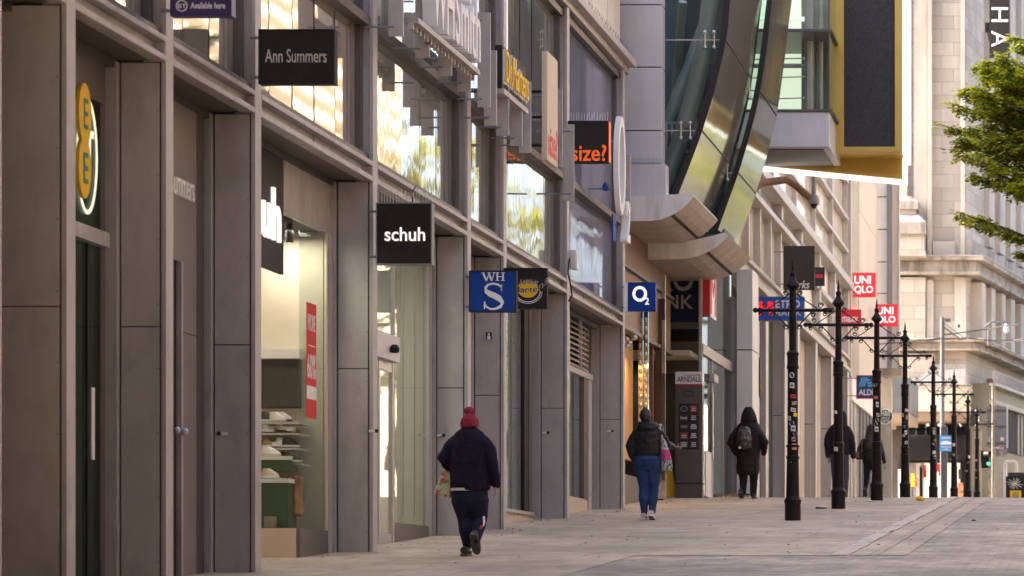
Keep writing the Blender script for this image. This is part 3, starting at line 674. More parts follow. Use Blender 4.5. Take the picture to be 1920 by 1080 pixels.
# yellow double disc and white ring on the first door
Xs = XS+.05; t = thing('round_sign', 'yellow double disc sign with two green letters beside a dark green shop door', 'shop sign', (Xs,21.7,3.4))
def ey(px): return Yp(px, Xs)
y0,y1 = ey(148),ey(172); cy=(y0+y1)/2; zt_,zb_ = Zp(156,cy),Zp(372,cy); r = (zt_-zb_)/4*1.06
g = MB()
for i,c in enumerate((zt_-r, zb_+r)): g.prism([(cy+(y1-y0)/2*math.cos(2*math.pi*k/32)*.98, c+r*math.sin(2*math.pi*k/32)) for k in range(32)], lambda p:(Xs-i*.002-.03,)+p, lambda p:(Xs-i*.002,)+p, 'yellow')
g.build('disc', t)
g = MB()
for c in (zt_-r, zb_+r): text(g,'E',cy-.035,cy+.055,c-.125,c+.125,Xs+.004,'teal',plane='x',bold=.02)
g.build('lettering', t, recalc=False)
Xs2 = XS+.003; t = thing('round_sign', 'thin white ring with a letter partly hidden behind the yellow double disc', 'shop sign', (Xs2,21.8,3.3))
cy = Yp(164,Xs2); ry = Yp(182,Xs2)-cy; zt_,zb_ = Zp(185,cy),Zp(398,cy); cz=(zt_+zb_)/2; rz=(zt_-zb_)/2
g = MB(); fn = lambda u,v,d: (Xs2-d, cy+u, cz+v)
g.strip([(ry*math.cos(2*math.pi*i/36), rz*math.sin(2*math.pi*i/36)) for i in range(37)], .035, fn, .006, 'cream_lit'); g.build('ring', t)
g = MB(); text(g,'T',cy-.02,cy+.14,cz-.18,cz+.22,Xs2+.001,'cream_lit',plane='x',bold=.03); g.build('lettering', t, recalc=False)
# small raised letters on the grey panel, white letters in the dark entrance header
t = thing('letter_sign', 'small silver raised letters on grey panelled front above a dark door', 'shop sign', (XS,24.2,3.6))
g = MB(); z0,z1 = Zp(372,24.4),Zp(322,24.4); text(g,'Ann Summers',23.68,24.66,z0,z1,XS+.03,'white',plane='x',depth=.03,bold=.02); g.build('lettering', t, recalc=False)
t = thing('letter_sign', 'white lit letters on the dark header of the open shop entrance', 'shop sign', (XS,26.5,3.7))
g = MB(); z0,z1 = Zp(452,27.0),Zp(352,27.0); text(g,'schuh',25.75,27.2,z0,z1,XS+.06,'white_lit',plane='x',bold=.03,depth=.03); g.build('lettering', t, recalc=False)
# violet board hung from the second column
Y = 22.6; t = blade(322,-48,432,27,Y,'violet','dark violet hanging sign with white round emblem and two white words','violet')
def bt(g):
    ptext(g,'Available here',357,4,422,16,Y-.006,'white',bold=.03); ptext(g,'BT',333,7,349,15,Y-.006,'white',bold=.03)
    g.strip([(Xp(341+10*math.cos(2*math.pi*i/24),Y),Zp(11+10*math.sin(2*math.pi*i/24),Y)) for i in range(25)],.010,lambda u,v,d:(u,Y-.006+d,v),.004,'white')
lettering(t, bt)
# sticker, alarm box, cable, floodlight on the near front
g = MB(); g.pbox(911,623,922,637,35.65,.004,'black'); tag(g.build('sticker'), 'small black and white square sticker on the narrow panelled column', 'sticker')
g = MB(); Yk=35.646; g.pbox(913.5,630,919.5,636.5,Yk,.003,'white'); g.pbox(914.5,625,918.5,629,Yk,.003,'white'); o=g.build('print', bpy.data.objects['sticker'])
g = MB(); g.pbox(1068,468,1081,505,40.1,.14,'panel'); t=g.build('alarm_box', bevel=.02); tag(t,'pale rounded alarm box on the column below the blue glazing','alarm box')
g = MB(); Yk=40.05; g.tube([(Xp(1068,Yk),Yk,Zp(485,Yk)),(Xp(1065,Yk),Yk,Zp(510,Yk)),(Xp(1071,Yk),Yk-.05,Zp(535,Yk)),(Xp(1074,Yk),Yk-.05,Zp(555,Yk)),(Xp(1066,Yk),Yk,Zp(565,Yk))],.012,5,'groove'); tag(g.build('hanging_cable'),'black cable looping down from the pale alarm box','cable')
# ------------------------------------------------------------------ entrance block: panelled pier, curved glass, canopies
ent = thing('entrance_building', 'pale panelled entrance block with bulging curved glass above two curled canopies', 'building', (-9,46,0.))
Yp_ = 46.0
g = MB(); xr = Xp(1241,Yp_); x0=-9.0; ys = [(-60,8),(10,125),(127,244),(246,307)]
for a,c in ys: g.box(x0,xr, Yp_,Yp_+.35, Zp(c,Yp_),Zp(a,Yp_),'panel')
g.box(x0,xr-.03, Yp_+.02,Yp_+.33, Zp(372,Yp_),Zp(-60,Yp_),'frame_dark')
g.pbox(1150,308,1249,371,Yp_-.12,.3,'panel'); g.build('pier_panel', ent, bevel=.012)
g = MB()
for i in range(24):
    for py,Yk in ((308,Yp_-.04),(371,Yp_-.08)):
        x=Xp(1176+70*i/23,Yk); g.tube([(x,Yk,Zp(py,Yk)),(x+random.uniform(-.01,.01),Yk,Zp(py,Yk)+.11)],.003,3,'galv')
g.build('bird_spikes', ent)
def canopy(Y1,Y2,top,bot,name='canopy'):
    g = MB(); P = [(Xp(a,Y1),Zp(b,Y1)) for a,b in top]; Q = [(Xp(a,Y1),Zp(b,Y1)) for a,b in bot]
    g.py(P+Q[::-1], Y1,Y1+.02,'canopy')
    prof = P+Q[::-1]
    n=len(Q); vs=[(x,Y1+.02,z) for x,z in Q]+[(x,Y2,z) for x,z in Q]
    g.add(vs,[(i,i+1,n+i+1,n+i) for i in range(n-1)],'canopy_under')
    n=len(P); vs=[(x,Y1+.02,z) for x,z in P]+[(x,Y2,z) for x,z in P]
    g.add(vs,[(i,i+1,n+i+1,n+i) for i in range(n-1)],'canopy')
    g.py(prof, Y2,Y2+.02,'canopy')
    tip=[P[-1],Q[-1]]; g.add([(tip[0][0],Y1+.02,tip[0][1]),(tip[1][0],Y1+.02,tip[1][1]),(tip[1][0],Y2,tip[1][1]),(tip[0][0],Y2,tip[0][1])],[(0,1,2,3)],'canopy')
    (xa,za),(xb,zb) = Q[-4],Q[-3]
    g.hexa([(xa,Y1+.03,za-.012),(xa+.05,Y1+.03,za-.0),(xa+.05,Y2,za-.0),(xa,Y2,za-.012)],[(xa,Y1+.03,za+.03),(xa+.05,Y1+.03,za+.04),(xa+.05,Y2,za+.04),(xa,Y2,za+.03)],'groove')
    return g.build(name, ent, recalc=True)
canopy(45.8,48.7,[(1120,371),(1298,363)],[(1120,415),(1222,414),(1240,411),(1258,404),(1274,395),(1290,381),(1301,368)])
canopy(48.9,52.2,[(1130,458),(1190,455),(1290,452),(1340,441),(1358,436)],[(1130,489),(1285,485),(1306,481),(1324,474),(1341,464),(1356,452),(1366,442)])
# curved glass bays: a profile bulging over the street
C1 = [(1382,-80),(1369,0),(1361,75),(1340,165),(1316,245),(1296,300),(1275,354),(1262,385)]
C2 = [(1458,-80),(1448,0),(1437,90),(1425,170),(1406,250),(1384,324),(1362,385),(1346,430)]
def smooth(C, n=5):
    out=[]
    for i in range(len(C)-1):
        p0=C[max(i-1,0)];p1=C[i];p2=C[i+1];p3=C[min(i+2,len(C)-1)]
        for k in range(n):
            t=k/n; out.append(tuple(.5*(2*p1[j]+(p2[j]-p0[j])*t+(2*p0[j]-5*p1[j]+4*p2[j]-p3[j])*t*t+(3*p1[j]-p0[j]-3*p2[j]+p3[j])*t**3) for j in (0,1)))
    return out+[C[-1]]
M['dimglass'] = glass('dim_entrance_glass', (.5,.6,.58))
M['atrium_back'] = mat('atrium_teal', (.05,.085,.085), .6, 0, .5, .7)
M['atrium_tube'] = mat('atrium_tube_grey', (.27,.29,.25), .4, .2, .1)
M['pale_green'] = mat('self_lit_atrium_wall', (.62,.72,.55), .6, 0, .15, .6, (1,1,.2), emit=(.85,1,.75), es=.55)  # emission in the colour stands for the landing's interior lighting
def bay(C, Y1, Y2, left, joints, th=.05):
    P = [(Xp(a,Y1),Zp(b,Y1)) for a,b in smooth(C)]
    n=len(P)
    g = MB(); vs=[(x,Y1,z) for x,z in P]+[(x,Y2,z) for x,z in P]      # street-side skin
    vs += [(x-th,Y1,z) for x,z in P]+[(x-th,Y2,z) for x,z in P]
    g.add(vs,[(i,i+1,n+i+1,n+i) for i in range(n-1)]+[(2*n+i,3*n+i,3*n+i+1,2*n+i+1) for i in range(n-1)]+[(i,2*n+i,2*n+i+1,i+1) for i in range(n-1)]+[(n+i,n+i+1,3*n+i+1,3*n+i) for i in range(n-1)],'chrome')
    o = g.build('curved_cladding', ent, smooth=True)
    g = MB()
    for i in range(n-1):                                             # dark edge rail
        (xa,za),(xb,zb)=P[i],P[i+1]
        g.hexa([(xa-.10,Y1-.03,za),(xa+.01,Y1-.03,za),(xa+.01,Y1-.002,za),(xa-.10,Y1-.002,za)],[(xb-.10,Y1-.03,zb),(xb+.01,Y1-.03,zb),(xb+.01,Y1-.002,zb),(xb-.10,Y1-.002,zb)],'groove')
    for py in joints:
        z=Zp(py,Y1); k=min(range(n),key=lambda i:abs(P[i][1]-z)); x=P[k][0]
        g.hexa([(x+.004,Y1,z-.01),(x+.012,Y1,z-.01),(x+.012,Y2,z-.01),(x+.004,Y2,z-.01)],[(x+.004,Y1,z+.01),(x+.012,Y1,z+.01),(x+.012,Y2,z+.01),(x+.004,Y2,z+.01)],'groove')
        g.box(Xp(left,Y1),x-.1,Y1-.01,Y1-.002,z-.012,z+.012,'frame_light')
        for dx in (-.36,-.20):
            for dz in (-.13,.13): g.ball((x+dx,Y1-.03,z+dz),.035,.03,.035,'steel',8)
        g.box(x-.40,x-.14,Y1-.012,Y1-.004,z-.16,z+.16,'glass'); g.tube([(x-.36,Y1-.02,z+.13),(x-.36,Y1-.02,z-.13)],.012,5,'steel'); g.tube([(x-.20,Y1-.02,z+.13),(x-.20,Y1-.02,z-.13)],.012,5,'steel')
    g.build('edge_rail', ent)
    xl = Xp(left,Y1); g = MB(); vs=[(xl,Y1,z) for x,z in P]+[(x-.05,Y1,z) for x,z in P]
    g.add(vs,[(i,n+i,n+i+1,i+1) for i in range(n-1)],'glass_green'); g.build('end_glass', ent, recalc=False)
    g = MB(); g.tube([(x-.42,Y1+.45,z) for x,z in P[::2]],.16,12,'atrium_tube'); g.build('structural_tube', ent, smooth=True)
bay(C1,46.4,49.8,1241,(75,245)); bay(C2,50.0,52.6,1330,(170,324))
# inside the glass: landing with balustrade, raking tubes, self-lit wall
g = MB(); g.box(-12,-7.6,48.9,49.0,6.9,13,'atrium_back'); g.box(-8.8,-7.0,50.6,52,6.9,13,'atrium_back')
g.build('stair_wall', ent)
g = MB(); g.tube([(-8.0,47.6,7.4),(-7.0,48.2,10.4)],.12,10,'atrium_tube'); g.tube([(-7.3,47.4,10.6),(-7.6,48.4,9.0)],.08,8,'atrium_tube'); g.build('raking_tube', ent, smooth=True)
g = MB(); Yk=47.2
for px in (1247,1258,1271,1284,1299): g.pbox(px,228,px+4,285,Yk,.03,'panel')
g.pbox(1243,228,1302,232,Yk-.01,.05,'panel'); g.pbox(1243,281,1302,286,Yk-.01,.05,'panel'); g.lathe(Xp(1302,Yk),Yk,[(.05,Zp(290,Yk)),(.05,Zp(180,Yk)),(.03,Zp(176,Yk)),(.07,Zp(165,Yk)),(.06,Zp(158,Yk)),(.01,Zp(154,Yk))],10,'panel')
g.build('balustrade', ent)
# clear glass landing box with its grey base, further up the street
Yb = 54.6
g = MB(); g.box(-10,Xp(1555,Yb),Yb,Yb+2.6,Zp(275,Yb),Zp(210,Yb),'panel'); g.box(-10,Xp(1556,Yb)-.15,Yb+.25,Yb+2.4,Zp(277,Yb),Zp(275,Yb)-.002,'frame_dark'); g.box(-10,Xp(1558,Yb)+.03,Yb-.03,Yb+2.65,Zp(210,Yb),Zp(205,Yb),'frame_dark')
for pa in (59,): g.box(-10,Xp(1558,Yb)+.02,Yb-.03,Yb+2.65,Zp(60,Yb),Zp(54,Yb),'frame_dark')
g.box(Xp(1553,Yb),Xp(1556,Yb),Yb,Yb+.06,Zp(205,Yb),13,'frame_dark'); g.build('landing_base', ent, bevel=.01)
g = MB(); xr=Xp(1555,Yb); z0,z1=Zp(205,Yb),13
g.box(-9,xr,Yb-.012,Yb-.004,z0,z1,'glass_clear'); g.box(xr,xr+.01,Yb,Yb+2.6,z0,z1,'glass_clear'); g.build('landing_glass', ent)
g = MB(); g.box(-10,-6.12,Yb+2.2,Yb+2.3,z0,z1,'pale_green'); g.box(-6.1,xr-.15,Yb+2.0,Yb+2.1,z0,z1,'atrium_tube'); g.build('self_lit_wall', ent)
g = MB()
for px,r_ in ((1515,.14),(1538,.06)): g.lathe(Xp(px,Yb+1.),Yb+1.,[(r_,z0),(r_,z1)],12,'atrium_tube')
for py in (105,140,180): g.tube([(-8.5,Yb+.5,Zp(py,Yb)),(Xp(1502,Yb),Yb+.4,Zp(py-3,Yb))],.012,5,'galv'); g.ball((Xp(1502,Yb),Yb+.4,Zp(py-3,Yb)),.035,.035,.035,'steel',8)
g.tube([(-8.5,Yb+.8,Zp(20,Yb)),(Xp(1500,Yb),Yb+.8,Zp(20,Yb))],.05,6,'pale_green'); g.tube([(-8.5,Yb+.3,Zp(118,Yb)),(Xp(1503,Yb),Yb+.3,Zp(118,Yb))],.05,6,'atrium_tube')
g.build('landing_rail', ent)
# body of the block
g = MB(); g.box(-14,-9.0,46,58,6.5,16,'panel'); g.box(-14,-13.9,45.2,58,0,6.5,'timber'); g.box(-9,-7.6,49.0,57,12.5,16,'panel'); g.build('block_wall', ent)
# timber clad bulkhead and the warm shop under the canopies
g = MB(); y=45.1
while y<51.5: g.box(-8.25,-8.17,y,y+.135,4.75,6.6,'timber'); y+=.14
g.box(-8.3,-8.12,45.1,51.6,4.68,4.75,'frame_dark'); g.box(-8.3,-8.10,45.1,51.6,5.75,5.80,'frame_dark'); g.box(-13.9,-8.26,45.1,52,5.6,5.7,'timber'); g.build('timber_bulkhead', ent)
g = MB(); g.box(-8.42,-8.34,45.2,48.3,G(46)+.9,4.68,'orange_wall'); g.box(-8.45,-8.30,45.2,50.5,G(46)-.1,G(46)+.62,'granite'); g.build('warm_wall', ent)
g = MB()
for px in (1197,1207): 
    Yk=48.2; g.pbox(px,583,px+8,800,Yk,.1,'chrome'); 
    for k in range(12): g.ball((Xp(px+4,Yk),Yk-.02,Zp(600+k*16,Yk)),.03,.02,.05,'steel',8)
    g.pbox(px,583,px+8,602,Yk-.01,.01,'blue')
g.build('mirrored_strip', ent)
g = MB(); Yk=49.6
g.pbox(1216,560,1224,905,Yk,.1,'timber'); g.pbox(1228,560,1243,940,Yk+.5,.2,'timber'); g.pbox(1241,515,1247,700,Yk+.3,.08,'steel'); g.pbox(1241,700,1247,900,Yk+.3,.08,'frame_dark'); g.pbox(1241,560,1247,600,Yk+.29,.008,'violet')
g.pbox(1232,890,1248,935,Yk+.4,.08,'granite_kerb'); g.build('door_post', ent)
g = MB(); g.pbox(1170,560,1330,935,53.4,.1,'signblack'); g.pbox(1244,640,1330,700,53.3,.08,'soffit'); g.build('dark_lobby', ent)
g = MB(); Yk=46.6; x,z=Xp(1182,Yk),Zp(640,Yk); 
for i in range(6): g.ball((x+random.uniform(-.09,.09),Yk,z+random.uniform(-.12,.12)),.05,.05,.05,'steel',8)
tag(g.build('shop_chandelier', smooth=True),'cluster of shiny steel ball lamps by the warm lit wall','light')
lamp('lobby_lamp', (-8.1,47.2,4.3), 9, .3, (1,.6,.25))
lamp('lobby_lamp', (-9.5,52.6,4.6), 6, .6, (1,.75,.5))

# bank: navy sign over the lobby, glass wall with the red letter, pale column
bank = thing('bank_shop', 'bank shopfront with glass street wall, doors and a pale square column', 'shopfront', (-7.6,54,1.9))
g = MB(); Xb=-7.62; ya,yb=Yp(1316,Xb),Yp(1372,Xb)
g.box(Xb-.02,Xb-.01,ya,yb,G(54),7.0,'glass'); g.build('glass', bank)
g = MB(); z=Zp(640,ya); g.box(Xb-.06,Xb+.03,ya,yb,4.75,4.95,'frame_light'); g.box(Xb-.05,Xb+.01,ya-.06,ya,G(52)-.1,7,'frame_light')
for y in (53.3,54.9): g.box(Xb-.04,Xb+.01,y,y+.06,G(54)-.1,4.75,'steel')
g.box(Xb,Xb+.10,52.9,53.5,4.3,4.45,'frame_light'); g.box(Xb+.01,Xb+.03,53.2,53.3,G(53)+.8,G(53)+2.1,'steel'); g.box(Xb-.03,Xb+.005,52.4,53.2,G(53),G(53)+.9,'panel')
g.build('door_frame', bank)
g = MB(); g.box(-11,-7.9,52.2,57,4.75,4.85,'plaster'); g.box(-11,-10.9,52.2,57,1,7,'upper_pale'); g.box(-10.9,-7.7,56.2,56.3,G(56),7,'plaster'); g.box(-8.3,-7.7,56.0,56.05,G(56),7,'frame_light'); g.build('interior', bank)
Yk=56.0; g = MB(); g.pbox(1381,505,1411,655,Yk,1.,'panel'); g.pbox(1381,657,1411,926,Yk,1.,'panel'); g.pbox(1382,654,1410,658,Yk+.03,.9,'groove'); g.build('column', bank, bevel=.01)
g = MB(); g.pbox(1366,560,1380.5,926,Yk+.2,.1,'frame'); g.pbox(1340,560,1366,926,Yk+.4,.1,'olive_light'); g.build('side_panel', bank)
Yk=52.25
t = thing('bank_sign', 'large navy sign with pale grey capitals over the dark lobby', 'shop sign', (Xp(1278,Yk),Yk,Zp(605,Yk)))
g = MB(); g.pbox(1180,495,1311,604,Yk,.12,'navy'); g.pbox(1180,604,1315,615,Yk-.05,.2,'frame_dark'); g.build('panel', t)
g = MB(); ptext(g,'METRO',1140,503,1300,546,Yk-.006,'frame_light',bold=.05); ptext(g,'BANK',1200,553,1300,579,Yk-.006,'frame_light',bold=.015); g.build('lettering', t, recalc=False)
t = thing('letter_sign', 'tall red raised letter fixed on the glass wall above the bank doors', 'shop sign', (-7.55,54.,5.1))
g = MB(); z0,z1=Zp(606,54),Zp(521,54); y0=53.0
g.box(-7.635,-7.50,52.15,52.85,z0,z1,'red')
g.build('box', t); g = MB(); g.box(-7.499,-7.487,52.16,52.95,z0-.06,z1-.02,'white'); g.build('face_board', t)
fn_=lambda u,v,d:(-7.478-d,u,v); g = MB(); g.strip([(52.25,z0),(52.25,z1-.05)],.12,fn_,.008,'red'); g.strip([(52.80,z0),(52.80,z1-.05)],.12,fn_,.008,'red'); g.strip([(52.28,z1-.1),(52.52,z0+.4),(52.77,z1-.1)],.10,lambda u,v,d:(-7.476-d,u,v),.008,'red'); g.build('lettering', t)
# information totem
Yk=51.6; t = thing('information_totem', 'tall dark information totem with white headed panel and grid of small shop tiles', 'totem', (Xp(1291,Yk),Yk,G(Yk)))
g = MB(); g.pbox(1266,721,1317,934,Yk,.22,'frame_dark'); g.pbox(1265.5,905,1317.5,908,Yk-.004,.23,'groove'); g.build('body', t, bevel=.006)
g = MB(); g.pbox(1266,697,1317,720,Yk-.01,.24,'white'); g.pbox(1266,719.6,1317,722,Yk-.012,.24,'red'); g.build('head_panel', t, bevel=.004)
g = MB(); ptext(g,'ARNDALE',1269.5,706,1314,716,Yk-.014,'signblack',bold=.015); ptext(g,'MANCHESTER',1283,702,1313,705,Yk-.014,'signblack'); 
g.strip([(Xp(1291+9*math.cos(a),Yk),Zp(738+6*math.sin(a)*(1+.3*math.cos(2*a)),Yk)) for a in [2*math.pi*i/20 for i in range(21)]],.012,lambda u,v,d:(u,Yk-.004+d,v),.003,'groove')
g.build('lettering', t, recalc=False)
g = MB(); g.pbox(1273,757,1310,843,Yk-.004,.01,'signblack'); g.build('tile_board', t)
tiles=[('white','charcoal'),('dull_red','tan'),('signblack','white'),('charcoal','panel'),('charcoal','white'),('olive','white'),('dull_red','panel'),('charcoal','white'),('charcoal','white'),('violet','panel')]
for i,(bg,fg) in enumerate(tiles):
    r_,c_=divmod(i,2); x=1275+c_*18; y=759.5+r_*16.7
    g=MB(); g.pbox(x,y,x+15,y+14,Yk-.007,.006,'charcoal' if i not in (1,6) else bg); o=g.build('tile', t)
    g=MB()
    if i==2: ptext(g,'kiosk',x+1,y+4,x+14,y+10,Yk-.010,'white',bold=.03)
    elif i==4: ptext(g,'WOLF',x+1,y+5,x+14,y+9,Yk-.010,'panel')
    elif i==0:
        g.strip([(Xp(x+7.5+6*math.cos(a),Yk),Zp(y+7+4.5*math.sin(a),Yk)) for a in [2*math.pi*k/16 for k in range(17)]],.006,lambda u,v,d:(u,Yk-.010+d,v),.002,'panel')
    else:
        for k in range(3):
            w=random.uniform(4,6.5); g.pbox(x+7.5-w,y+3+k*3.2,x+7.5+w,y+4.6+k*3.2,Yk-.010,.002,fg if i not in (1,6) else ('panel' if k else 'tan'))
    g.build('print', o)
g = MB(); Yk=52.0; x,z=Xp(1252,Yk),G(52)
for s in (-1,1): g.hexa([(x-.15,Yk+s*.2,z),(x+.15,Yk+s*.2,z),(x+.15,Yk+s*.2+.02,z),(x-.15,Yk+s*.2+.02,z)],[(x-.07,Yk+s*.01,z+.62),(x+.07,Yk+s*.01,z+.62),(x+.07,Yk+s*.01+.02,z+.62),(x-.07,Yk+s*.01+.02,z+.62)],'yellow')
tag(g.build('floor_sign'),'yellow folding wet floor sign in the dark lobby behind the totem','floor sign')

# ------------------------------------------------------------------ gold framed screen box
Yg=56.0; bb = thing('billboard', 'tall gold framed advertising screen box with lit white edge hung over the street', 'billboard', (-4.7,Yg,9.3))
xl,xr=Xp(1563,Yg),Xp(1692,Yg); zb=Zp(285,Yg); zt=16.
Yl,Yr=58.2,59.6
M['goldrib'] = M['gold']
g = MB()
g.box(xl,Xp(1582,Yg),Yg,Yg+.25,zb,zt,'gold'); g.box(Xp(1677.5,Yg),xr,Yg,Yg+.25,zb,zt,'gold'); g.box(Xp(1582,Yg),Xp(1677.5,Yg),Yg,Yg+.25,zb,Zp(275,Yg),'gold'); g.build('frame', bb, bevel=.01)
g = MB(); g.box(Xp(1582,Yg),Xp(1677.5,Yg),Yg+.06,Yg+.12,Zp(275,Yg),zt,'screen'); g.build('screen', bb)
g = MB(); X0=Xp(1557,Yg); Ye=Yg+1.6
g.box(X0,xr-.01,Yg+.26,Ye,zb+.02,zt,'gold'); g.build('case', bb)
Yw=Yg+1.0
def lp(px,py): return (Xp(px,Yw),Zp(py,Yw))
g = MB(); g.py([lp(1425,292),lp(1560,292),lp(1560,283),lp(1692,283),lp(1692,337),lp(1425,311)],Yw,Yw+.12,'gold'); g.build('lower_panel', bb)
g = MB(); g.py([lp(1422,311.5),lp(1692.5,337.5),lp(1692.5,283),lp(1701,283),lp(1701,346),lp(1422,318)],Yw-.05,Yw+.16,'led'); g.box(xr+.002,xr+.07,Yg,Ye,zb-.02,zt,'led'); g.build('lit_edge', bb)
g = MB(); g.box(xr-.0,xr+.001,Yg,Yg+.01,zb,zb+.01,'gold'); g.box(Xp(1550,Yg),Xp(1554,Yg),Yg+.9,Yg+.95,zb+.2,zt,'led'); g.build('side_fin', bb)
# camera dome on its drop pole, hung from a bent brown arm
Yk=50.5; t = thing('security_camera', 'grey security camera dome hanging from a drop pole and bent brown arm', 'camera', (Xp(1526,58),58,Zp(390,58)))
g = MB(); g.tube([(Xp(a,Yk2),Yk2,Zp(b,Yk2)) for a,b,Yk2 in ((1396,400,57.),(1408,360,57.2),(1428,343,57.4),(1450,340,57.6),(1474,337,57.7),(1490,346,57.8),(1506,360,57.9),(1520,372,58))],.085,10,'timber'); g.build('arm', t, smooth=True)
g = MB(); x=Xp(1526,58); g.lathe(x,58,[(.05,Zp(366,58)),(.05,Zp(300,58))],10,'galv'); g.build('drop_pole', t, smooth=True)
g = MB(); g.lathe(x,58,[(.03,Zp(364,58)),(.09,Zp(366,58)),(.12,Zp(372,58)),(.125,Zp(381,58)),(.115,Zp(383,58))][::-1],16,'galv'); g.build('housing', t, smooth=True)
g = MB(); g.lathe(x,58,[(.02,Zp(391,58)),(.05,Zp(389.5,58)),(.075,Zp(386,58)),(.085,Zp(383,58))],14,'black'); g.build('dome', t, smooth=True)
M['cream_stone']=mat('cream_stone',(.52,.47,.40),.7,0,.06,.7)
# ------------------------------------------------------------------ far shop row up the street
row = thing('shop_row', 'pale grey shop row with stepped ledges and light reflecting upper glazing beyond the entrance', 'building', (-W,75,2.5))
def zr(r): return r*W                         # heights given as slopes read off the front
Fc = [(1411,1416),(1437,1441),(1470,1476),(1492,1500),(1527,1533),(1556,1562),(1587,1593)]
def fcol(px1, side, zt=7.3):
    Y=Yp(px1); g=MB(); w=side*Y/F; z0=G(Y)-.1
    g.box(-W-w,-W-.05,Y-.5,Y-.03,z0,zt,'panel_grey'); g.box(-W-.05,-W,Y-.52,Y,z0,zt,'panel_grey'); g.box(-W-.07,-W-.05,Y-.49,Y-.04,z0,zt,'groove'); g.box(-W-w+.02,-W-.07,Y-.503,Y-.5,z0+2.2,z0+2.22,'groove'); return g.build('column', row, bevel=.01)
M['panel_grey'] = mat('mid_grey_panel', (.36,.345,.335), .45, .15, .06, 2., dirt=(.2,.18,.17), dscale=1.5, dstretch=(3,3,.4), damt=.3)
for px,sd in ((1441,9),(1476,24),(1500,9),(1533,24),(1562,20),(1592,18)): fcol(px, sd)
g=MB(); Ya,Yb2=57.2,86.4
g.box(-8.3,-7.85,Ya,Yb2,7.3,7.42,'frame_light'); g.box(-8.3,-7.97,Ya,Yb2,7.42,7.68,'frame_light'); g.box(-8.3,-7.86,Ya,Yb2,7.68,7.78,'frame_light'); g.build('fascia_beam', row, bevel=.01)
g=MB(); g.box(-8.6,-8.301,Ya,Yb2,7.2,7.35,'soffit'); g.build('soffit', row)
g=MB(); g.box(-8.12,-8.10,Ya,72,7.80,9.28,'upper_pale')
y=Ya
g.build('glazing', row)
while y<72: g=MB(); g.box(-8.10,-7.93,y,y+.16,7.78,9.3,'frame'); y+=2.1; g.build('mullion', row)
g=MB(); g.box(-8.3,-7.80,Ya,72.,9.28,9.42,'frame_light'); g.build('ledge', row, bevel=.01)
g=MB(); g.box(-8.3,-8.15,Ya,72.,9.42,9.95,'canopy'); g.box(-8.14,-7.9,63,63.35,9.42,9.95,'frame'); g.box(-8.14,-7.9,67.6,68,9.42,9.95,'frame'); g.build('wall_panel', row)
g=MB(); g.box(-8.4,-7.75,Ya,86.4,9.95,10.2,'frame_light'); g.build('ledge', row, bevel=.01)
g=MB(); g.box(-8.3,-8.12,72.,86.4,7.8,9.95,'canopy')
for y in (72.2,77.,81.5,86): g.box(-8.11,-7.9,y,y+.4,7.79,9.95,'frame')
g.box(-8.12,-7.9,72,86.4,8.9,9.05,'frame_light'); g.build('wall_panel', row)
g=MB(); g.box(-8.12,-8.10,Ya,86.2,10.25,16,'upper_pale'); g.build('glazing', row)
for z in (10.22,11.15,12.2,13.4): g=MB(); g.box(-8.09,-7.92,Ya,86.4,z,z+.10,'frame'); g.build('transom', row)
for px in (1455,1498,1533,1565,1592): g=MB(); Y=Yp(px); g.box(-8.09,-7.95,Y-.12,Y,10.2,16,'frame'); g.build('mullion', row)
g=MB(); y=58
while y<72: g.tube([(-7.84,y,9.42),(-7.84,y+.03,9.56)],.004,3,'galv'); y+=.1
g.build('bird_spikes', row)
g=MB(); g.box(-14,-13.8,57,97,1,16,'panel'); g.box(-13.8,-8.4,57,87,7.4,7.5,'panel'); g.box(-13.8,-8.3,57,97,15.9,16,'panel'); g.build('shell_wall', row)
# shopfronts between the far columns
M['cream_blind'] = mat('cream_blind', (.48,.41,.34), .7, 0, .08)
def bayfill(pa, pb, m, z0d=0., z1=7.25, X=-8.22, name='shop_window'):
    g=MB(); a,b_=Yp(pa,X),Yp(pb,X); g.box(X-.05,X,a,b_,G(a)-.1+z0d,z1,m); return g.build(name, row)
bayfill(1408,1424,'frame'); bayfill(1424,1436,'groove',name='doorway'); bayfill(1441,1453,'charcoal'); bayfill(1476,1492,'panel_grey'); bayfill(1501,1512,'cream_blind'); bayfill(1534,1545,'cream_blind'); bayfill(1563,1575,'panel_grey')
g=MB(); X=-8.2; a,b_=Yp(1424,X),Yp(1434,X); g.box(X-.01,X+.01,a,b_,4.95,5.9,'signblack'); 
fl=MB(); cz,cy=5.3,(a+b_)/2; fl.prism([(cy+.45*math.sin(t_)*(1-abs(math.cos(t_))*.3)*(.5 if math.cos(t_)>0 else 1), cz+.38*math.cos(t_)) for t_ in [2*math.pi*i/14 for i in range(14)]], lambda p:(X+.012,)+p, lambda p:(X+.02,)+p,'yellow'); o=g.build('poster', row); fl.build('print', o)
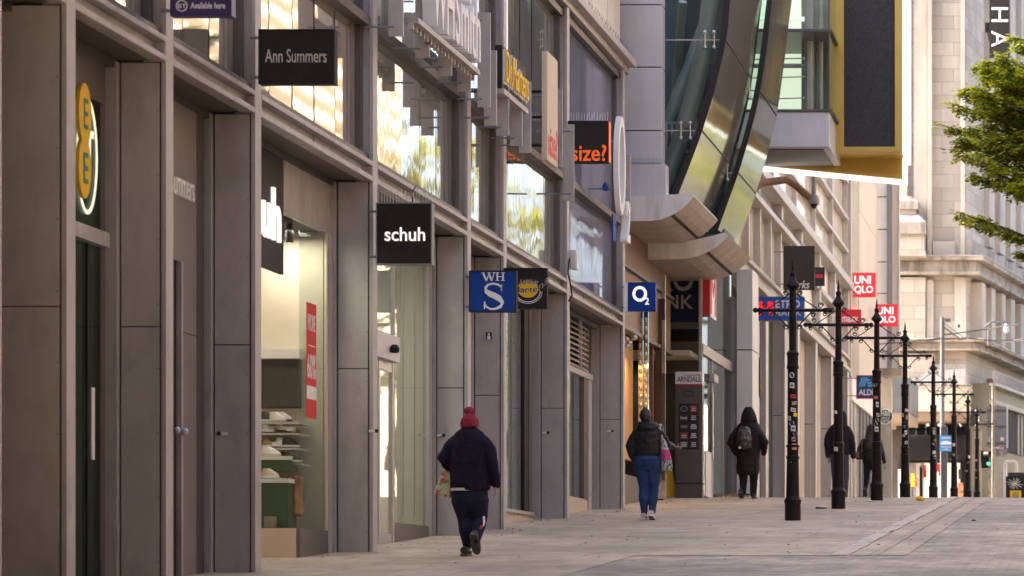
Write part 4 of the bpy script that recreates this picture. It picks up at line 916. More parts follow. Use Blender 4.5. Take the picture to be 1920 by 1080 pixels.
# signs on the far row
Y=61.; t=blade(1414,557,1507,600,Y,'blue_mid','blue hanging bank sign with red and white capitals behind the first pole','galv',th=.2,arm=True)
def metro(g):
    sx=lambda u:Xp(u,Y); fn=lambda u,v,d:(Xp(u,Y),Y-.008+d,Zp(v,Y))
    for u in (1424,1446): g.strip([(u,591),(u,566)],7.5,lambda u,v,d:(Xp(u,Y),Y-.02+d,Zp(v,Y)),.03,'red_lit')
    g.strip([(1426,566),(1435,582),(1444,566)],6.5,lambda u,v,d:(Xp(u,Y),Y-.022+d,Zp(v,Y)),.03,'red_lit')
    ptext(g,'ETRO',1454,563,1500,577,Y-.008,'white',bold=.06); ptext(g,'BANK',1455,582,1503,592,Y-.008,'white',bold=.015)
lettering(t, metro)
Y=66.; t=blade(1470,462,1526,542,Y,'screen','big dark grey hanging sign with white slanted script at its foot','groove',th=.12)
lettering(t, lambda g: ptext(g,'Clarks',1476,526,1518,541,Y-.006,'white',bold=.02,shear=.3))
Y=69.; t=blade(1524,502,1545,535,Y,'charcoal','small grey hanging sign with a red strip next to the script sign','groove',th=.08)
g=MB(); g.pbox(1526,515,1543,521,Y-.005,.006,'red'); g.build('lettering',t)
Y=80.; t=blade(1571,581,1614,611,Y,'red','dark red hanging sign with white lower case lettering','red',th=.1)
lettering(t, lambda g: ptext(g,'TK·maxx',1558,589,1609,604,Y-.006,'white',bold=.05))
# red lit square signs
for (a,b_,c,d_,Y,lab) in ((1600,512,1641,556,88.,'upper red lit square sign with four white letters over two more'),(1642,571,1683,611,95.,'lower red lit square sign with white capitals just above a black pole')):
    t=blade(a,b_,c,d_,Y,'red_lit',lab,'red',th=.15,group='red square signs',arm=False)
    sxx=lambda u:a+(c-a)*u; syy=lambda v:b_+(d_-b_)*v
    lettering(t, lambda g:(ptext(g,'UNI',sxx(.05),syy(.11),sxx(.80),syy(.46),Y-.01,'white_lit',bold=.05),ptext(g,'QLO',sxx(.05),syy(.54),sxx(.90),syy(.90),Y-.01,'white_lit',bold=.05)))
# cream and white block after the row
blk=thing('clothes_store', 'tall cream and white panelled store block with red square signs', 'building', (-8,90,3.5))
g=MB(); g.box(-14,-7.95,86.45,93,G(86)-.2,22,'upper_pale'); g.build('glazed_wall', blk)
g=MB(); g.box(-7.949,-7.86,86.45,86.9,7.2,22,'stone')
z=7.2
while z<22: g.box(-14,-7.92,90.2,97.9,z,min(z+1.95,22),'cream_stone'); z+=1.97
g.box(-13.9,-7.93,90.25,97.8,G(90),22,'groove'); g.build('stone_wall', blk)

Y=98.; g=MB()
for a,c in ((300,368),(370,429),(431,490),(492,549),(551,608),(610,690)): g.pbox(1641,a,1663,c,Y,.3,'panel')
g.pbox(1641,100,1663,298,Y,.3,'panel'); g.pbox(1642,100,1662,700,Y+.05,.3,'groove'); g.build('white_panel', blk)
g=MB(); g.pbox(1663.2,100,1672,700,Y-.1,.4,'galv'); g.pbox(1672.2,100,1683,700,Y,.3,'cream_stone'); g.pbox(1683,100,1686,700,Y-.05,.4,'frame'); g.build('corner_fin', blk)
g=MB(); y=87.
while y<97.8: g.box(-7.96,-7.90,y,y+.12,G(y)-.1,7.2,'panel_grey'); g.box(-8.05,-7.97,y+.13,y+1.2,G(y)-.1,6.4,'upper_pale'); y+=1.3
g.box(-8.3,-7.85,86.9,98,6.45,7.2,'canopy'); g.pbox(1641,700,1672,937,Y,.3,'upper_pale'); g.pbox(1650,690,1690,702,Y-1.2,1.4,'stone_dirty'); g.build('shopfront', blk)
M['pole_grey']=mat('blue_grey_pole',(.10,.105,.125),.6,0,.1,spec=.2)
M['brick']=mat('red_brick',(.36,.17,.11),.85,0,.15,3.)
M['ribbed_cream']=mat('ribbed_cream',(.62,.54,.42),.6,0,.12,14.,(1,1,.02)); M['soffit_tan']=mat('tan_underside',(.26,.19,.13),.7,0,.12); M['black_band']=mat('black_shop_band',(.010,.009,.011),.5,0,.1,spec=.2)
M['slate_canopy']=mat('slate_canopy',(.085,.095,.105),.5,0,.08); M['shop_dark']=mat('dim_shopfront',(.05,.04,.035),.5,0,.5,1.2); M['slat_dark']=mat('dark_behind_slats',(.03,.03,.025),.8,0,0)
M['violet_pink']=mat('pink_print',(.5,.25,.4),.5,0,.2); M['orange_dull']=mat('dull_orange',(.5,.19,.08),.5,0,.1); M['charcoal_post']=mat('blue_grey_post',(.06,.065,.075),.5,.2,.1)
M['olive_steel']=mat('scuffed_post',(.28,.26,.22),.5,.3,.2,5.); M['graffiti']=mat('scribbled_panel',(.22,.2,.2),.5,0,.8,14.); M['green_lit']=mat('lit_green_lens',(.02,.5,.2),.4,0,0,emit=(.02,1,.35),es=1.2)
M['navy_blue']=mat('store_navy',(.012,.035,.15),.45,0,.05); M['sky_bar']=mat('sky_bar',(.10,.42,.70),.5,0,0)
# ------------------------------------------------------------------ the stone building that closes the street
YS_=125.; st=thing('stone_building','huge pale Portland stone building with stained cornices closing the end of the street','building',(-6,YS_,4.6))
C0=(Xp(1811,YS_),YS_); D=(.169,.9856); NRM=(.9856,-.169)
def tpx(px): k=(px-VX)/F; return (k*YS_-C0[0])/(D[0]-k*D[1])
def ob(g,t0,t1,o0,o1,z0,z1,m):     # a block along the receding flank
    P=[(C0[0]+D[0]*t+NRM[0]*o, C0[1]+D[1]*t+NRM[1]*o) for t,o in ((t0,o0),(t1,o0),(t1,o1),(t0,o1))]; g.pz(P,z0,z1,m)
def zf(py): return Zp(py,YS_)
def foot(g, out, z0, z1, m, x0=-12., tt=40, inset=2.):
    """a course that runs along the front and turns the corner"""
    a=[(x0,YS_-out),(C0[0]+out*.9,YS_-out)]; e=(C0[0]+D[0]*tt+NRM[0]*out, C0[1]+D[1]*tt+NRM[1]*out)
    b=(C0[0]+D[0]*tt-NRM[0]*inset, C0[1]+D[1]*tt-NRM[1]*inset)
    g.pz(a+[e,b,(C0[0]-inset,YS_+inset),(x0,YS_+inset)],z0,z1,m)
def ashlar(name,c1,c2,mo):
    m=bpy.data.materials.new(name); m.use_nodes=True; nt=m.node_tree; L=nt.links.new; b=nt.nodes['Principled BSDF']
    tc=N(nt,'ShaderNodeTexCoord'); sp=N(nt,'ShaderNodeSeparateXYZ'); L(tc.outputs['Object'],sp.inputs[0])
    ad=N(nt,'ShaderNodeMath',operation='ADD'); L(sp.outputs[0],ad.inputs[0]); L(sp.outputs[1],ad.inputs[1])
    cb=N(nt,'ShaderNodeCombineXYZ'); L(ad.outputs[0],cb.inputs[0]); L(sp.outputs[2],cb.inputs[1])
    br=N(nt,'ShaderNodeTexBrick'); br.inputs['Scale'].default_value=1; br.inputs['Brick Width'].default_value=1.15; br.inputs['Row Height'].default_value=.62; br.inputs['Mortar Size'].default_value=.012
    br.inputs['Color1'].default_value=c1+(1,); br.inputs['Color2'].default_value=c2+(1,); br.inputs['Mortar'].default_value=mo+(1,); L(cb.outputs[0],br.inputs['Vector'])
    mp=N(nt,'ShaderNodeMapping'); mp.inputs['Scale'].default_value=(1.2,1.2,.25); L(tc.outputs['Object'],mp.inputs[0])
    col=br.outputs[0]
    for sc,dk,lo,hi in ((.55,(.30,.27,.24),.50,.75),(2.2,(.36,.32,.28),.52,.8)):
        no=N(nt,'ShaderNodeTexNoise'); no.inputs['Scale'].default_value=sc; no.inputs['Detail'].default_value=9; no.inputs['Roughness'].default_value=.65; L(mp.outputs[0],no.inputs['Vector'])
        ra=N(nt,'ShaderNodeMapRange'); ra.inputs[1].default_value=lo; ra.inputs[2].default_value=hi; ra.inputs[4].default_value=.8; L(no.outputs[0],ra.inputs[0])
        mx=N(nt,'ShaderNodeMix',data_type='RGBA'); L(ra.outputs[0],mx.inputs[0]); L(col,mx.inputs[6]); mx.inputs[7].default_value=dk+(1,); col=mx.outputs[2]
    L(col,b.inputs['Base Color']); b.inputs['Roughness'].default_value=.85; b.inputs['Specular IOR Level'].default_value=.2; return m
M['ashlar']=ashlar('ashlar_stone',(.47,.415,.35),(.37,.325,.275),(.21,.185,.155))
g=MB(); foot(g,0,4,34,'ashlar',inset=3); 
g.build('wall',st)
g=MB()   # raised vertical strips on the front and the flank
for a,b_,o in ((1686,1701,.35),(1713,1738,.22),(1738.5,1747,.45),(1801,1809,.35)): g.pbox(a,-140,b_,479,YS_-o,o+.1,'stone')
g.pbox(1749,452,1811,484,YS_-.25,.3,'stone'); g.pbox(1686,520,1735,640,YS_-.5,.6,'ashlar'); g.pbox(1737,525,1750,640,YS_-.3,.4,'stone'); g.pbox(1690,663,1752,780,YS_-.5,.6,'ashlar'); g.pbox(1790,520,1811,640,YS_-.2,.3,'stone')
for px in (1820,1838.5,1858,1876,1894,1911,1927): t=tpx(px); ob(g,t-.0,t+.9,.0,.55,zf(640)+.1,zf(525),'stone')
for px in (1846,1866,1886,1906,1925): t=tpx(px); ob(g,t,t+1.2,0.,.25,zf(440),34,'stone')
g.build('pilaster',st)
g=MB()   # dark window recesses between the flank pilasters
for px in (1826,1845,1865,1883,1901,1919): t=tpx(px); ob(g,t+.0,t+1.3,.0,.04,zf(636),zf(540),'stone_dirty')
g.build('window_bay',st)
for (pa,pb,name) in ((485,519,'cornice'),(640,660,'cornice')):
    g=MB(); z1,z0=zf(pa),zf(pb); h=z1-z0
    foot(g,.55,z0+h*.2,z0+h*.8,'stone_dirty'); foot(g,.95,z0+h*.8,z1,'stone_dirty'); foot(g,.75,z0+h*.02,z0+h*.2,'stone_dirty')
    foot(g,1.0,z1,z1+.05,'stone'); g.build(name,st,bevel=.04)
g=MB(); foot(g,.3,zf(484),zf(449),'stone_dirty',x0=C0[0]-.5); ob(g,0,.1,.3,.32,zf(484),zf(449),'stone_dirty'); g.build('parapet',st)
g=MB()   # weathered stepped buttress
g.pbox(1670,470,1735,480,YS_-1.6,1.5,'stone'); g.pbox(1670,418,1733,478,YS_-1.5,1.4,'ashlar')
def cap(pxa,pxb,pt,pb,Y,dep):
    x0,x1=Xp(pxa,Y),Xp(pxb,Y); zt_,zb_=Zp(pt,Y),Zp(pb,Y); k=.45
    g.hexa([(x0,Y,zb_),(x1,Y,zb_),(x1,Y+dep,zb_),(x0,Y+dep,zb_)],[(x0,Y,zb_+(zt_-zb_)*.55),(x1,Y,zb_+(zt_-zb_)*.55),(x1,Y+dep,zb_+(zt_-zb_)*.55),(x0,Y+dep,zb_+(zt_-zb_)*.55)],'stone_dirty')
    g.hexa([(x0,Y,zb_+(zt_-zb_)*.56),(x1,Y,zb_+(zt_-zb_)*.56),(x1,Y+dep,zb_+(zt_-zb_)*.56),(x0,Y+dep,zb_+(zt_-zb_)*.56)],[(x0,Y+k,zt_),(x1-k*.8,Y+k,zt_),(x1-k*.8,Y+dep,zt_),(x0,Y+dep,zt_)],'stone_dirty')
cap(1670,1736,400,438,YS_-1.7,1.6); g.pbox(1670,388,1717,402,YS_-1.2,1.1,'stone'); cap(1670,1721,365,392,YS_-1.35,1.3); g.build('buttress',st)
g=MB(); t=tpx(1850); ob(g,t,t+1.2,.0,.5,zf(712),zf(695),'brick'); tag(g.build('alarm_box'),'dull red alarm box on the pale stone flank above iron cresting','alarm box')
# vertical banner
Yk=123.; t=thing('banner_sign','tall black vertical banner sign with white capitals turned on their side','banner',(Xp(1874,Yk),Yk,Zp(110,Yk)))
g=MB(); g.pbox(1855,-150,1893,107,Yk,.3,'signblack'); g.build('panel',t)
g=MB(); 
for ch,a,b_ in (('H',14,41),('A',58,88),('N',-40,-10)): text(g,ch,Xp(1859,Yk),Xp(1890,Yk),Zp(b_,Yk),Zp(a,Yk),Yk-.02,'white',rot=True,bold=-.01)
for s in (14,41): pass
g.build('lettering',t,recalc=False)
g=MB(); g.pbox(1847,42,1856,60,Yk+.05,.15,'iron'); g.pbox(1848,190,1856,196,Yk+.05,.15,'iron'); g.tube([(Xp(1852,Yk),Yk+.2,Zp(50,Yk)),(Xp(1852,Yk),126.,Zp(50,Yk))],.08,5,'iron'); g.build('bracket',t)
# corner shop at its foot
Yc=118.; cs=thing('corner_shop','black fronted corner shop with cream curved canopy fascia and bright lit windows','shop',(Xp(1750,Yc),Yc,G(Yc)))
def arcpts(pa,pb,Y,dep,n=10):   # front edge that bends back at its street end
    xa,xb=Xp(pa,Y),Xp(pb,Y); out=[(xa,Y)]
    for i in range(n+1):
        a=math.pi/2*i/n; out.append((xb-dep*.5+dep*.5*math.sin(a),Y+dep*.5-dep*.5*math.cos(a)))
    return out+[(xb,Y+dep+1),(xa,Y+dep+1)]
g=MB(); P=arcpts(1700,1816,Yc,1.6); g.pz(P,Zp(771,Yc),Zp(728,Yc),'ribbed_cream'); g.pz([(x+.06,y-.06) for x,y in P],Zp(728,Yc),Zp(724,Yc),'frame'); g.build('canopy_fascia',cs)
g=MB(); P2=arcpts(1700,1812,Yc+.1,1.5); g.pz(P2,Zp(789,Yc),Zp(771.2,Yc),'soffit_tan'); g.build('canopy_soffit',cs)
g=MB(); g.pbox(1690,789.5,1816,940,Yc+2.2,.2,'signblack'); g.pbox(1812,720,1822,940,Yc+2.0,.4,'olive'); g.pbox(1814,800,1840,940,Yc+2.4,.4,'olive_light'); g.build('wall',cs)
g=MB(); g.pbox(1660,815,1812,861,Yc+1.2,.9,'black_band'); g.build('band',cs,bevel=.15)
g=MB(); 
for k in range(6): g.pbox(1660,804,1812,806,Yc+1.9,.1,'charcoal')
for px in (1700,1717,1735,1752,1772,1790): g.pbox(px,790,px+1.2,815,Yc+2.1,.08,'frame')
g.build('glazing_bar',cs)
g=MB()
for a,b_ in ((1695,1702),(1718,1728),(1732,1752),(1757,1768),(1776,1786),(1788,1800)): g.pbox(a,868,b_,940,Yc+2.05,.12,'lit_window')
g.build('shop_window',cs)
g=MB()
for a,b_,c,d_,m in ((1732,872,1736,895,'red'),(1733,880,1737,896,'tan'),(1755,870,1766,884,'red'),(1760,884,1764,892,'charcoal'),(1797,880,1803,898,'charcoal'),(1714,895,1720,912,'tan'),(1796,905,1806,940,'tan')): g.pbox(a,b_,c,d_,Yc+1.95,.08,m)
g.build('display',cs)
g=MB(); 
for k in range(26): g.pbox(1703,868+k*2.7,1731,869.6+k*2.7,Yc+2.0,.05,'frame_light' if k%1==0 else 'frame')
g.build('shutter',cs)
g=MB()
for px,s in ((1712,1),(1738,-1),(1762,1),(1801,0)):
    Yk=Yc+1.9; fn=lambda u,v,d:(Xp(u,Yk),Yk+d,Zp(v,Yk))
    if s: g.strip([(px+s*1,788),(px-s*2,799)],5,fn,.1,'white_lit')
    else: g.strip([(px-5,788),(px,799),(px+5,788)],3.5,fn,.1,'white_lit')
tag(g.build('lettering',cs,recalc=False))
g=MB(); Yk=Yc-.5; fn=lambda u,v,d:(Xp(u,Yk),Yk+d,Zp(v,Yk)); g.strip([(1828+7*math.cos(a)*.8,783-14*math.sin(a)) for a in [math.pi/2-math.pi*i/10 for i in range(11)]],4,fn,.15,'white_lit'); g.strip([(1828,769),(1828,797)],4,fn,.15,'signblack'); g.box(Xp(1820,Yk),Xp(1828,Yk),Yk+.02,Yk+.3,Zp(799,Yk),Zp(768,Yk),'signblack'); tag(g.build('letter_sign'),'white curved letter on a black hanging block at the shop corner','shop sign')
Yk=112.; g=MB(); P=[(Xp(1640,Yk),Yk),(Xp(1706,Yk),Yk),(Xp(1706,Yk)+.1,Yk+4),(Xp(1640,Yk),Yk+4)]
g.hexa([(a,b_,Zp(773,Yk)) for a,b_ in P],[(a,b_,Zp(708,Yk)) for a,b_ in P],'slate_canopy'); t=thing('grey_canopy','dark grey canopy box with tan underside beside the cream corner fascia','canopy',(Xp(1670,Yk),Yk,Zp(773,Yk))); g.build('box',t)
g=MB(); g.hexa([(a-.02,b_+.05,Zp(790,Yk)) for a,b_ in P],[(a-.04,b_+.03,Zp(773.5,Yk)) for a,b_ in P],'soffit_tan'); g.build('underside',t)
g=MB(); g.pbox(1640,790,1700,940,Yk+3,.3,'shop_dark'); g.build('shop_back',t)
g=MB(); 
for a,b_,c,d_,m in ((1662,868,1670,930,'yellow'),(1668,860,1684,940,'shop_dark'),(1684,880,1690,940,'lit_window'),(1664,790,1680,805,'frame_light'),(1650,800,1660,860,'frame'),(1690,800,1700,860,'olive')): g.pbox(a,b_,c,d_,Yk+2.8,.1,m)
g.build('display',t)
# olive slatted block under iron cresting along the flank
sb=thing('slatted_block','olive block with tall pale vertical slats below a scrolled iron cresting','building',(C0[0],YS_+5,4.6))
t0=tpx(1816); zt=zf(717)
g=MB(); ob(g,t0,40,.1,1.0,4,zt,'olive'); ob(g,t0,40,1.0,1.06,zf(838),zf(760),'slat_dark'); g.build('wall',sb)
g=MB(); t=tpx(1868)
while t<30: ob(g,t,t+.34,1.06,1.10,zf(838),zf(757),'olive_light'); t+=.85
ob(g,t0,40,1.0,1.3,zf(757),zf(748),'olive_light'); ob(g,tpx(1820),tpx(1838),1.0,1.15,zf(838),zf(757),'olive_light'); g.build('slats',sb)
g=MB(); ob(g,t0,40,1.0,1.35,zt-.12,zt,'frame_light')
t=t0
while t<34:
    fn=lambda u,v,d:(C0[0]+D[0]*u+NRM[0]*(1.2-d), C0[1]+D[1]*u+NRM[1]*(1.2-d), v)
    g.strip([(t+.25+.22*math.cos(a)*(1-.3*a/6),zt+.32+.30*math.sin(a)) for a in [6.2*i/9 for i in range(10)]],.06,fn,.05,'frame_light'); t+=.5
for px in range(1705,1812,4):
    h=.42+ (.55*max(0,(px-1725)/30) if px<1755 else .55)
    g.tube([(Xp(px,YS_-.6),YS_-.6,zf(724)),(Xp(px+1.5,YS_-.6),YS_-.6,zf(724)+h*.5),(Xp(px-1,YS_-.6),YS_-.6,zf(724)+h)],.05,4,'frame_light')
pp=[(1703,724),(1703,712),(1725,710),(1740,697),(1810,694),(1810,724)]; g.py([(Xp(a,YS_-.75),zf(b_)) for a,b_ in pp],YS_-.72,YS_-.7,'frame')
g.build('cresting',sb)

# ------------------------------------------------------------------ row of cast iron poles
def make_pole():
    t=thing('iron_pole','black cast iron pole with spiked cap and scrolled crossbar, stickers up to its waist','pole',(0,0,0),'black iron poles down the street')
    g=MB(); g.lathe(0,0,[(.118,-.1),(.118,.25),(.125,.255),(.128,.30),(.108,.325),(.098,.36)],20,'iron'); g.build('base',t,smooth=True)
    g=MB(); g.lathe(0,0,[(.097,.36),(.088,.90),(.10,.905),(.10,.94),(.085,.945),(.085,1.07),(.10,1.075),(.10,1.10),(.078,1.12),(.075,2.22),(.09,2.225),(.09,2.27),(.082,2.28),(.082,2.42),(.092,2.43),(.092,2.46),(.055,2.50),(.050,3.38)],20,'iron'); g.build('shaft',t,smooth=True)
    g=MB(); g.lathe(0,0,[(.05,3.38),(.06,3.40),(.105,3.44),(.10,3.47),(.06,3.52),(.035,3.58),(.045,3.60),(.045,3.63),(.018,3.67),(.022,3.70),(.004,3.84)],18,'iron'); g.build('finial',t,smooth=True)
    g=MB(); L=.55
    g.tube([(-L,0,3.09),(L,0,3.09)],.026,8,'iron')
    for s in (-1,1):
        g.ball((s*L,0,3.09),.04,.03,.04,'iron',8); g.lathe(s*(L-.07),0,[(.036,3.06),(.036,3.12)],8,'iron')
    g.build('crossbar',t,smooth=True)
    def scroll(cx,cz,r,s,turn=1.4,n=14): return [(cx+s*r*(1-.6*i/n)*math.cos(2*math.pi*turn*i/n),0,cz+r*(1-.6*i/n)*math.sin(2*math.pi*turn*i/n)) for i in range(n+1)]
    g=MB()
    for s in (-1,1):
        g.tube([(s*.05,0,3.33),(s*.20,0,3.22),(s*.36,0,3.115)],.009,5,'iron'); g.tube(scroll(s*.41,3.16,.045,s),.008,5,'iron',False)
        g.tube([(s*.05,0,2.82),(s*.16,0,2.94),(s*.28,0,3.07)],.010,5,'iron'); g.tube(scroll(s*.30,3.02,.04,s),.008,5,'iron',False)
        g.tube(scroll(s*.10,2.84,.04,s),.008,5,'iron',False); g.tube(scroll(s*.10,3.34,.04,s),.008,5,'iron',False); g.tube(scroll(s*.47,3.03,.035,s),.008,5,'iron',False)
    g.build('scrollwork',t)
    return t
POLES=[(1486.5,39.2,1.),(1572,44.8,1.),(1644,50.,.985),(1697,58.,1.),(1750,68.,.96),(1789,78.,.99),(1815,87.,.92),(1832,95.,.87)]
PL=['first iron pole of the row, standing alone on the paving with the most stickers','second iron pole of the row, hiding half of a hooded walker','third iron pole, in front of the walking woman with long hair','fourth iron pole, in front of the dark shutters of the corner shop','fifth iron pole, with a yellow disc sticker, before the lit shop window','sixth iron pole, just beyond the blue notice','seventh iron pole, before the olive wall by the corner shop','eighth and smallest iron pole, beside the traffic light']
pole0=make_pole(); poles=[]
for i,(px,Y,s) in enumerate(POLES):
    o=pole0 if i==0 else copy_tree(pole0)
    poles.append((o,Xp(px,Y),Y,s)); o['label']=PL[i]
STICK={0:[(2.13,'disc','white'),(1.98,'q','panel'),(1.82,'q','red'),(1.72,'q','olive_light'),(1.62,'q','panel'),(1.50,'q','panel'),(1.42,'disc','panel'),(1.35,'q','panel'),(1.27,'disc','white'),(1.19,'q','violet_pink'),(1.08,'q','orange_dull'),(2.6,'q','frame_light'),(1.55,'q','yellow'),(.82,'q','frame_light')],
 1:[(1.62,'q','white'),(1.0,'q','panel'),(2.75,'q','charcoal')],2:[(2.2,'disc','panel'),(1.95,'q','orange_dull'),(1.82,'q','white'),(1.62,'q','panel'),(1.52,'disc','white'),(1.44,'disc','panel'),(1.35,'q','white')],
 3:[(1.9,'q','panel'),(1.75,'q','frame_light'),(1.55,'q','lightblue'),(1.42,'q','white'),(1.35,'q','panel'),(1.2,'q','white'),(1.8,'q','white'),(1.65,'q','charcoal')],4:[(1.55,'disc','yellow'),(1.44,'q','violet_pink'),(1.85,'q','frame_light'),(1.75,'q','panel'),(1.22,'q','white'),(1.1,'q','panel')],5:[(1.6,'q','panel'),(1.3,'q','frame_light')],6:[(1.5,'q','white'),(1.3,'disc','panel'),(1.0,'q','panel')],7:[(1.6,'q','panel'),(.9,'q','panel'),(1.2,'q','frame_light')]}
rs=random.Random(11)
for i,(o,x,Y,s) in enumerate(poles):
    for z,kind,m in STICK.get(i,[]):
        g=MB(); rr_=.0775 if z>1.12 else .088
        if z>2.3: rr_=.051
        a0=-math.pi/2+rs.uniform(-.7,.7); w=rs.uniform(.3,.6); h=rs.uniform(.025,.05); n=6
        if kind=='disc':
            w,h=.48,.042
            ring=[(rr_*math.cos(a0+w*math.cos(q)),rr_*math.sin(a0+w*math.cos(q)),z+h*math.sin(q)) for q in [2*math.pi*k/16 for k in range(16)]]
            g.add(ring,[tuple(range(16))],m); ring=[((rr_+.002)*math.cos(a0+w*.55*math.cos(q)),(rr_+.002)*math.sin(a0+w*.55*math.cos(q)),z+h*.55*math.sin(q)) for q in [2*math.pi*k/12 for k in range(12)]]; g.add(ring,[tuple(range(12))],'charcoal')
        else:
            vs=[]; tl=rs.uniform(-.008,.008)
            for k in range(n+1):
                a=a0-w+2*w*k/n
                for zz in (z-h,z+h): vs.append((rr_*math.cos(a),rr_*math.sin(a),zz+tl*(k-n/2)/n*2))
            g.add(vs,[(2*k,2*k+2,2*k+3,2*k+1) for k in range(n)],m)
            if rs.random()<.6:
                vs=[]; 
                for k in range(n+1):
                    a=a0-w*.6+1.2*w*k/n
                    for zz in (z-h*.4,z+h*.25): vs.append(((rr_+.002)*math.cos(a),(rr_+.002)*math.sin(a),zz))
                g.add(vs,[(2*k,2*k+2,2*k+3,2*k+1) for k in range(n)],'charcoal' if m not in ('charcoal','yellow') else 'white')
        g.build('sticker',o,recalc=False)
for o,x,Y,s in poles: o.location=(x,Y,G(Y)); o.scale=(1,1,s); 
WLOC_done=True

# ------------------------------------------------------------------ tram poles, wires, signals and signs far up the street
def sim(name,label,cat,parts,loc):
    t=thing(name,label,cat,loc)
    for pn,fn in parts:
        g=MB(); fn(g); g.build(pn,t,smooth=True)
    return t
Yk=104.
sim('tram_pole','tall plain grey tram pole with a lamp and raking bracket near its top','pole',[('shaft',lambda g:g.lathe(Xp(1767,Yk),Yk,[(.09,G(Yk)),(.085,Zp(595,Yk))],12,'pole_grey')),
 ('bracket',lambda g:(g.tube([(Xp(1768,Yk),Yk,Zp(612,Yk)),(Xp(1798,Yk),Yk,Zp(634,Yk))],.03,5,'pole_grey'),g.tube([(Xp(1770,Yk),Yk,Zp(606,Yk)),(Xp(1806,Yk),Yk,Zp(632,Yk))],.012,4,'pole_grey'),g.tube([(Xp(1796,Yk),Yk,Zp(636,Yk)),(Xp(1813,Yk),Yk,Zp(634,Yk))],.05,5,'pole_grey'))),
 ('lamp',lambda g:(g.pbox(1772,597,1782,603,Yk,.2,'pole_grey'),g.pbox(1796,608,1800,614,Yk,.1,'black')))],(Xp(1767,Yk),Yk,G(Yk)))
Yk=112.
sim('lamp_bracket','curved arm street lamp fixed to the stone flank, hanging a pear shaped lantern','street lamp',[('arm',lambda g:(g.tube([(Xp(1853,Yk),Yk,Zp(648,Yk)),(Xp(1853,Yk),Yk,Zp(615,Yk)),(Xp(1846,Yk),Yk,Zp(613,Yk)),(Xp(1860,Yk),Yk,Zp(603,Yk)),(Xp(1886,Yk),Yk,Zp(604,Yk)),(Xp(1889,Yk),Yk,Zp(608,Yk))],.05,6,'pole_grey'))),
 ('lantern',lambda g:g.lathe(Xp(1887,Yk),Yk,[(.03,Zp(625,Yk)),(.12,Zp(621,Yk)),(.09,Zp(612,Yk)),(.04,Zp(606,Yk))],10,'steel'))],(Xp(1853,Yk),Yk,Zp(648,Yk)))
wires=[((1690,642,100),(1740,637,104),(1800,634,104)),((1770,628,104),(1850,617,104),(1960,600,100)),((1815,634,104),(1870,640,104),(1960,640,100)),((1858,639,104),(1900,638,104),(1960,630,96)),((1860,650,104),(1960,625,98)),((1640,646,92),(1700,641,100),(1767,634,104))]
for k,wp in enumerate(wires):
    g=MB(); g.tube([(Xp(a,Y),Y,Zp(b_,Y)) for a,b_,Y in wp],.022,4,'groove'); o=g.build('tram_wire'); tag(o,'thin dark overhead tram wire crossing in front of the pale stone','wire','tram wires')
Yk=100.
sim('notice_post','dark grey square post carrying a blue notice with white lines','notice',[('post',lambda g:g.pbox(1764,800,1776,940,Yk+.1,.2,'charcoal_post')),('board',lambda g:g.pbox(1762,817,1786,846,Yk,.06,'lightblue')),
 ('print',lambda g:(g.pbox(1766,819.5,1782,822.5,Yk-.02,.01,'panel'),g.pbox(1764,829,1784,833.5,Yk-.02,.01,'white'),g.pbox(1768,827,1780,829,Yk-.02,.01,'white'),g.pbox(1765,837,1783,839,Yk-.02,.01,'panel'),g.pbox(1769,841.5,1779,843.5,Yk-.02,.01,'panel')))],(Xp(1770,Yk),Yk,G(Yk)))
Yk=98.
sim('sign_post','scuffed pale steel post holding the grey back of a big road sign','road sign',[('post',lambda g:g.lathe(Xp(1862.5,Yk),Yk,[(.065,G(Yk)),(.065,Zp(719,Yk))],10,'olive_steel')),('board',lambda g:(g.pbox(1850,762,1887,838,Yk+.1,.04,'galv'))),('rail',lambda g:g.pbox(1850,768,1887,771,Yk+.06,.05,'frame_dark')),('rail',lambda g:g.pbox(1850,798,1887,801,Yk+.06,.05,'frame_dark')),('rail',lambda g:g.pbox(1850,830,1887,833,Yk+.06,.05,'frame_dark')),('edge',lambda g:g.pbox(1887,760,1890,840,Yk+.06,.08,'panel')),('sticker_board',lambda g:g.pbox(1868,842,1888,857,Yk+.1,.04,'graffiti')),('sticker',lambda g:g.pbox(1876,820,1882,826,Yk+.08,.02,'white')),('sticker',lambda g:g.pbox(1873,835,1880,841,Yk+.08,.02,'violet_pink')),('sticker',lambda g:g.pbox(1851,818,1858,829,Yk+.08,.02,'frame_light'))],(Xp(1862,Yk),Yk,G(Yk)))
Yk=99.
sim('traffic_light','black traffic light seen from its side showing a green lamp','traffic light',[('post',lambda g:g.pbox(1853,850,1858,940,Yk+.1,.12,'graffiti')),('housing',lambda g:(g.pbox(1839,845,1854,866,Yk,.3,'black'),g.pbox(1840,866,1853,878,Yk,.3,'black'))),('hood',lambda g:(g.tube([(Xp(1848,Yk),Yk-.02,Zp(851,Yk)),(Xp(1857,Yk),Yk-.25,Zp(852,Yk))],.11,10,'black'),)),('lens',lambda g:g.lathe(Xp(1853.5,Yk),Yk-.03,[(.05,Zp(872,Yk)),(.06,Zp(869.5,Yk)),(.05,Zp(867,Yk))],10,'green_lit'))],(Xp(1848,Yk),Yk,G(Yk)))
Yk=92.
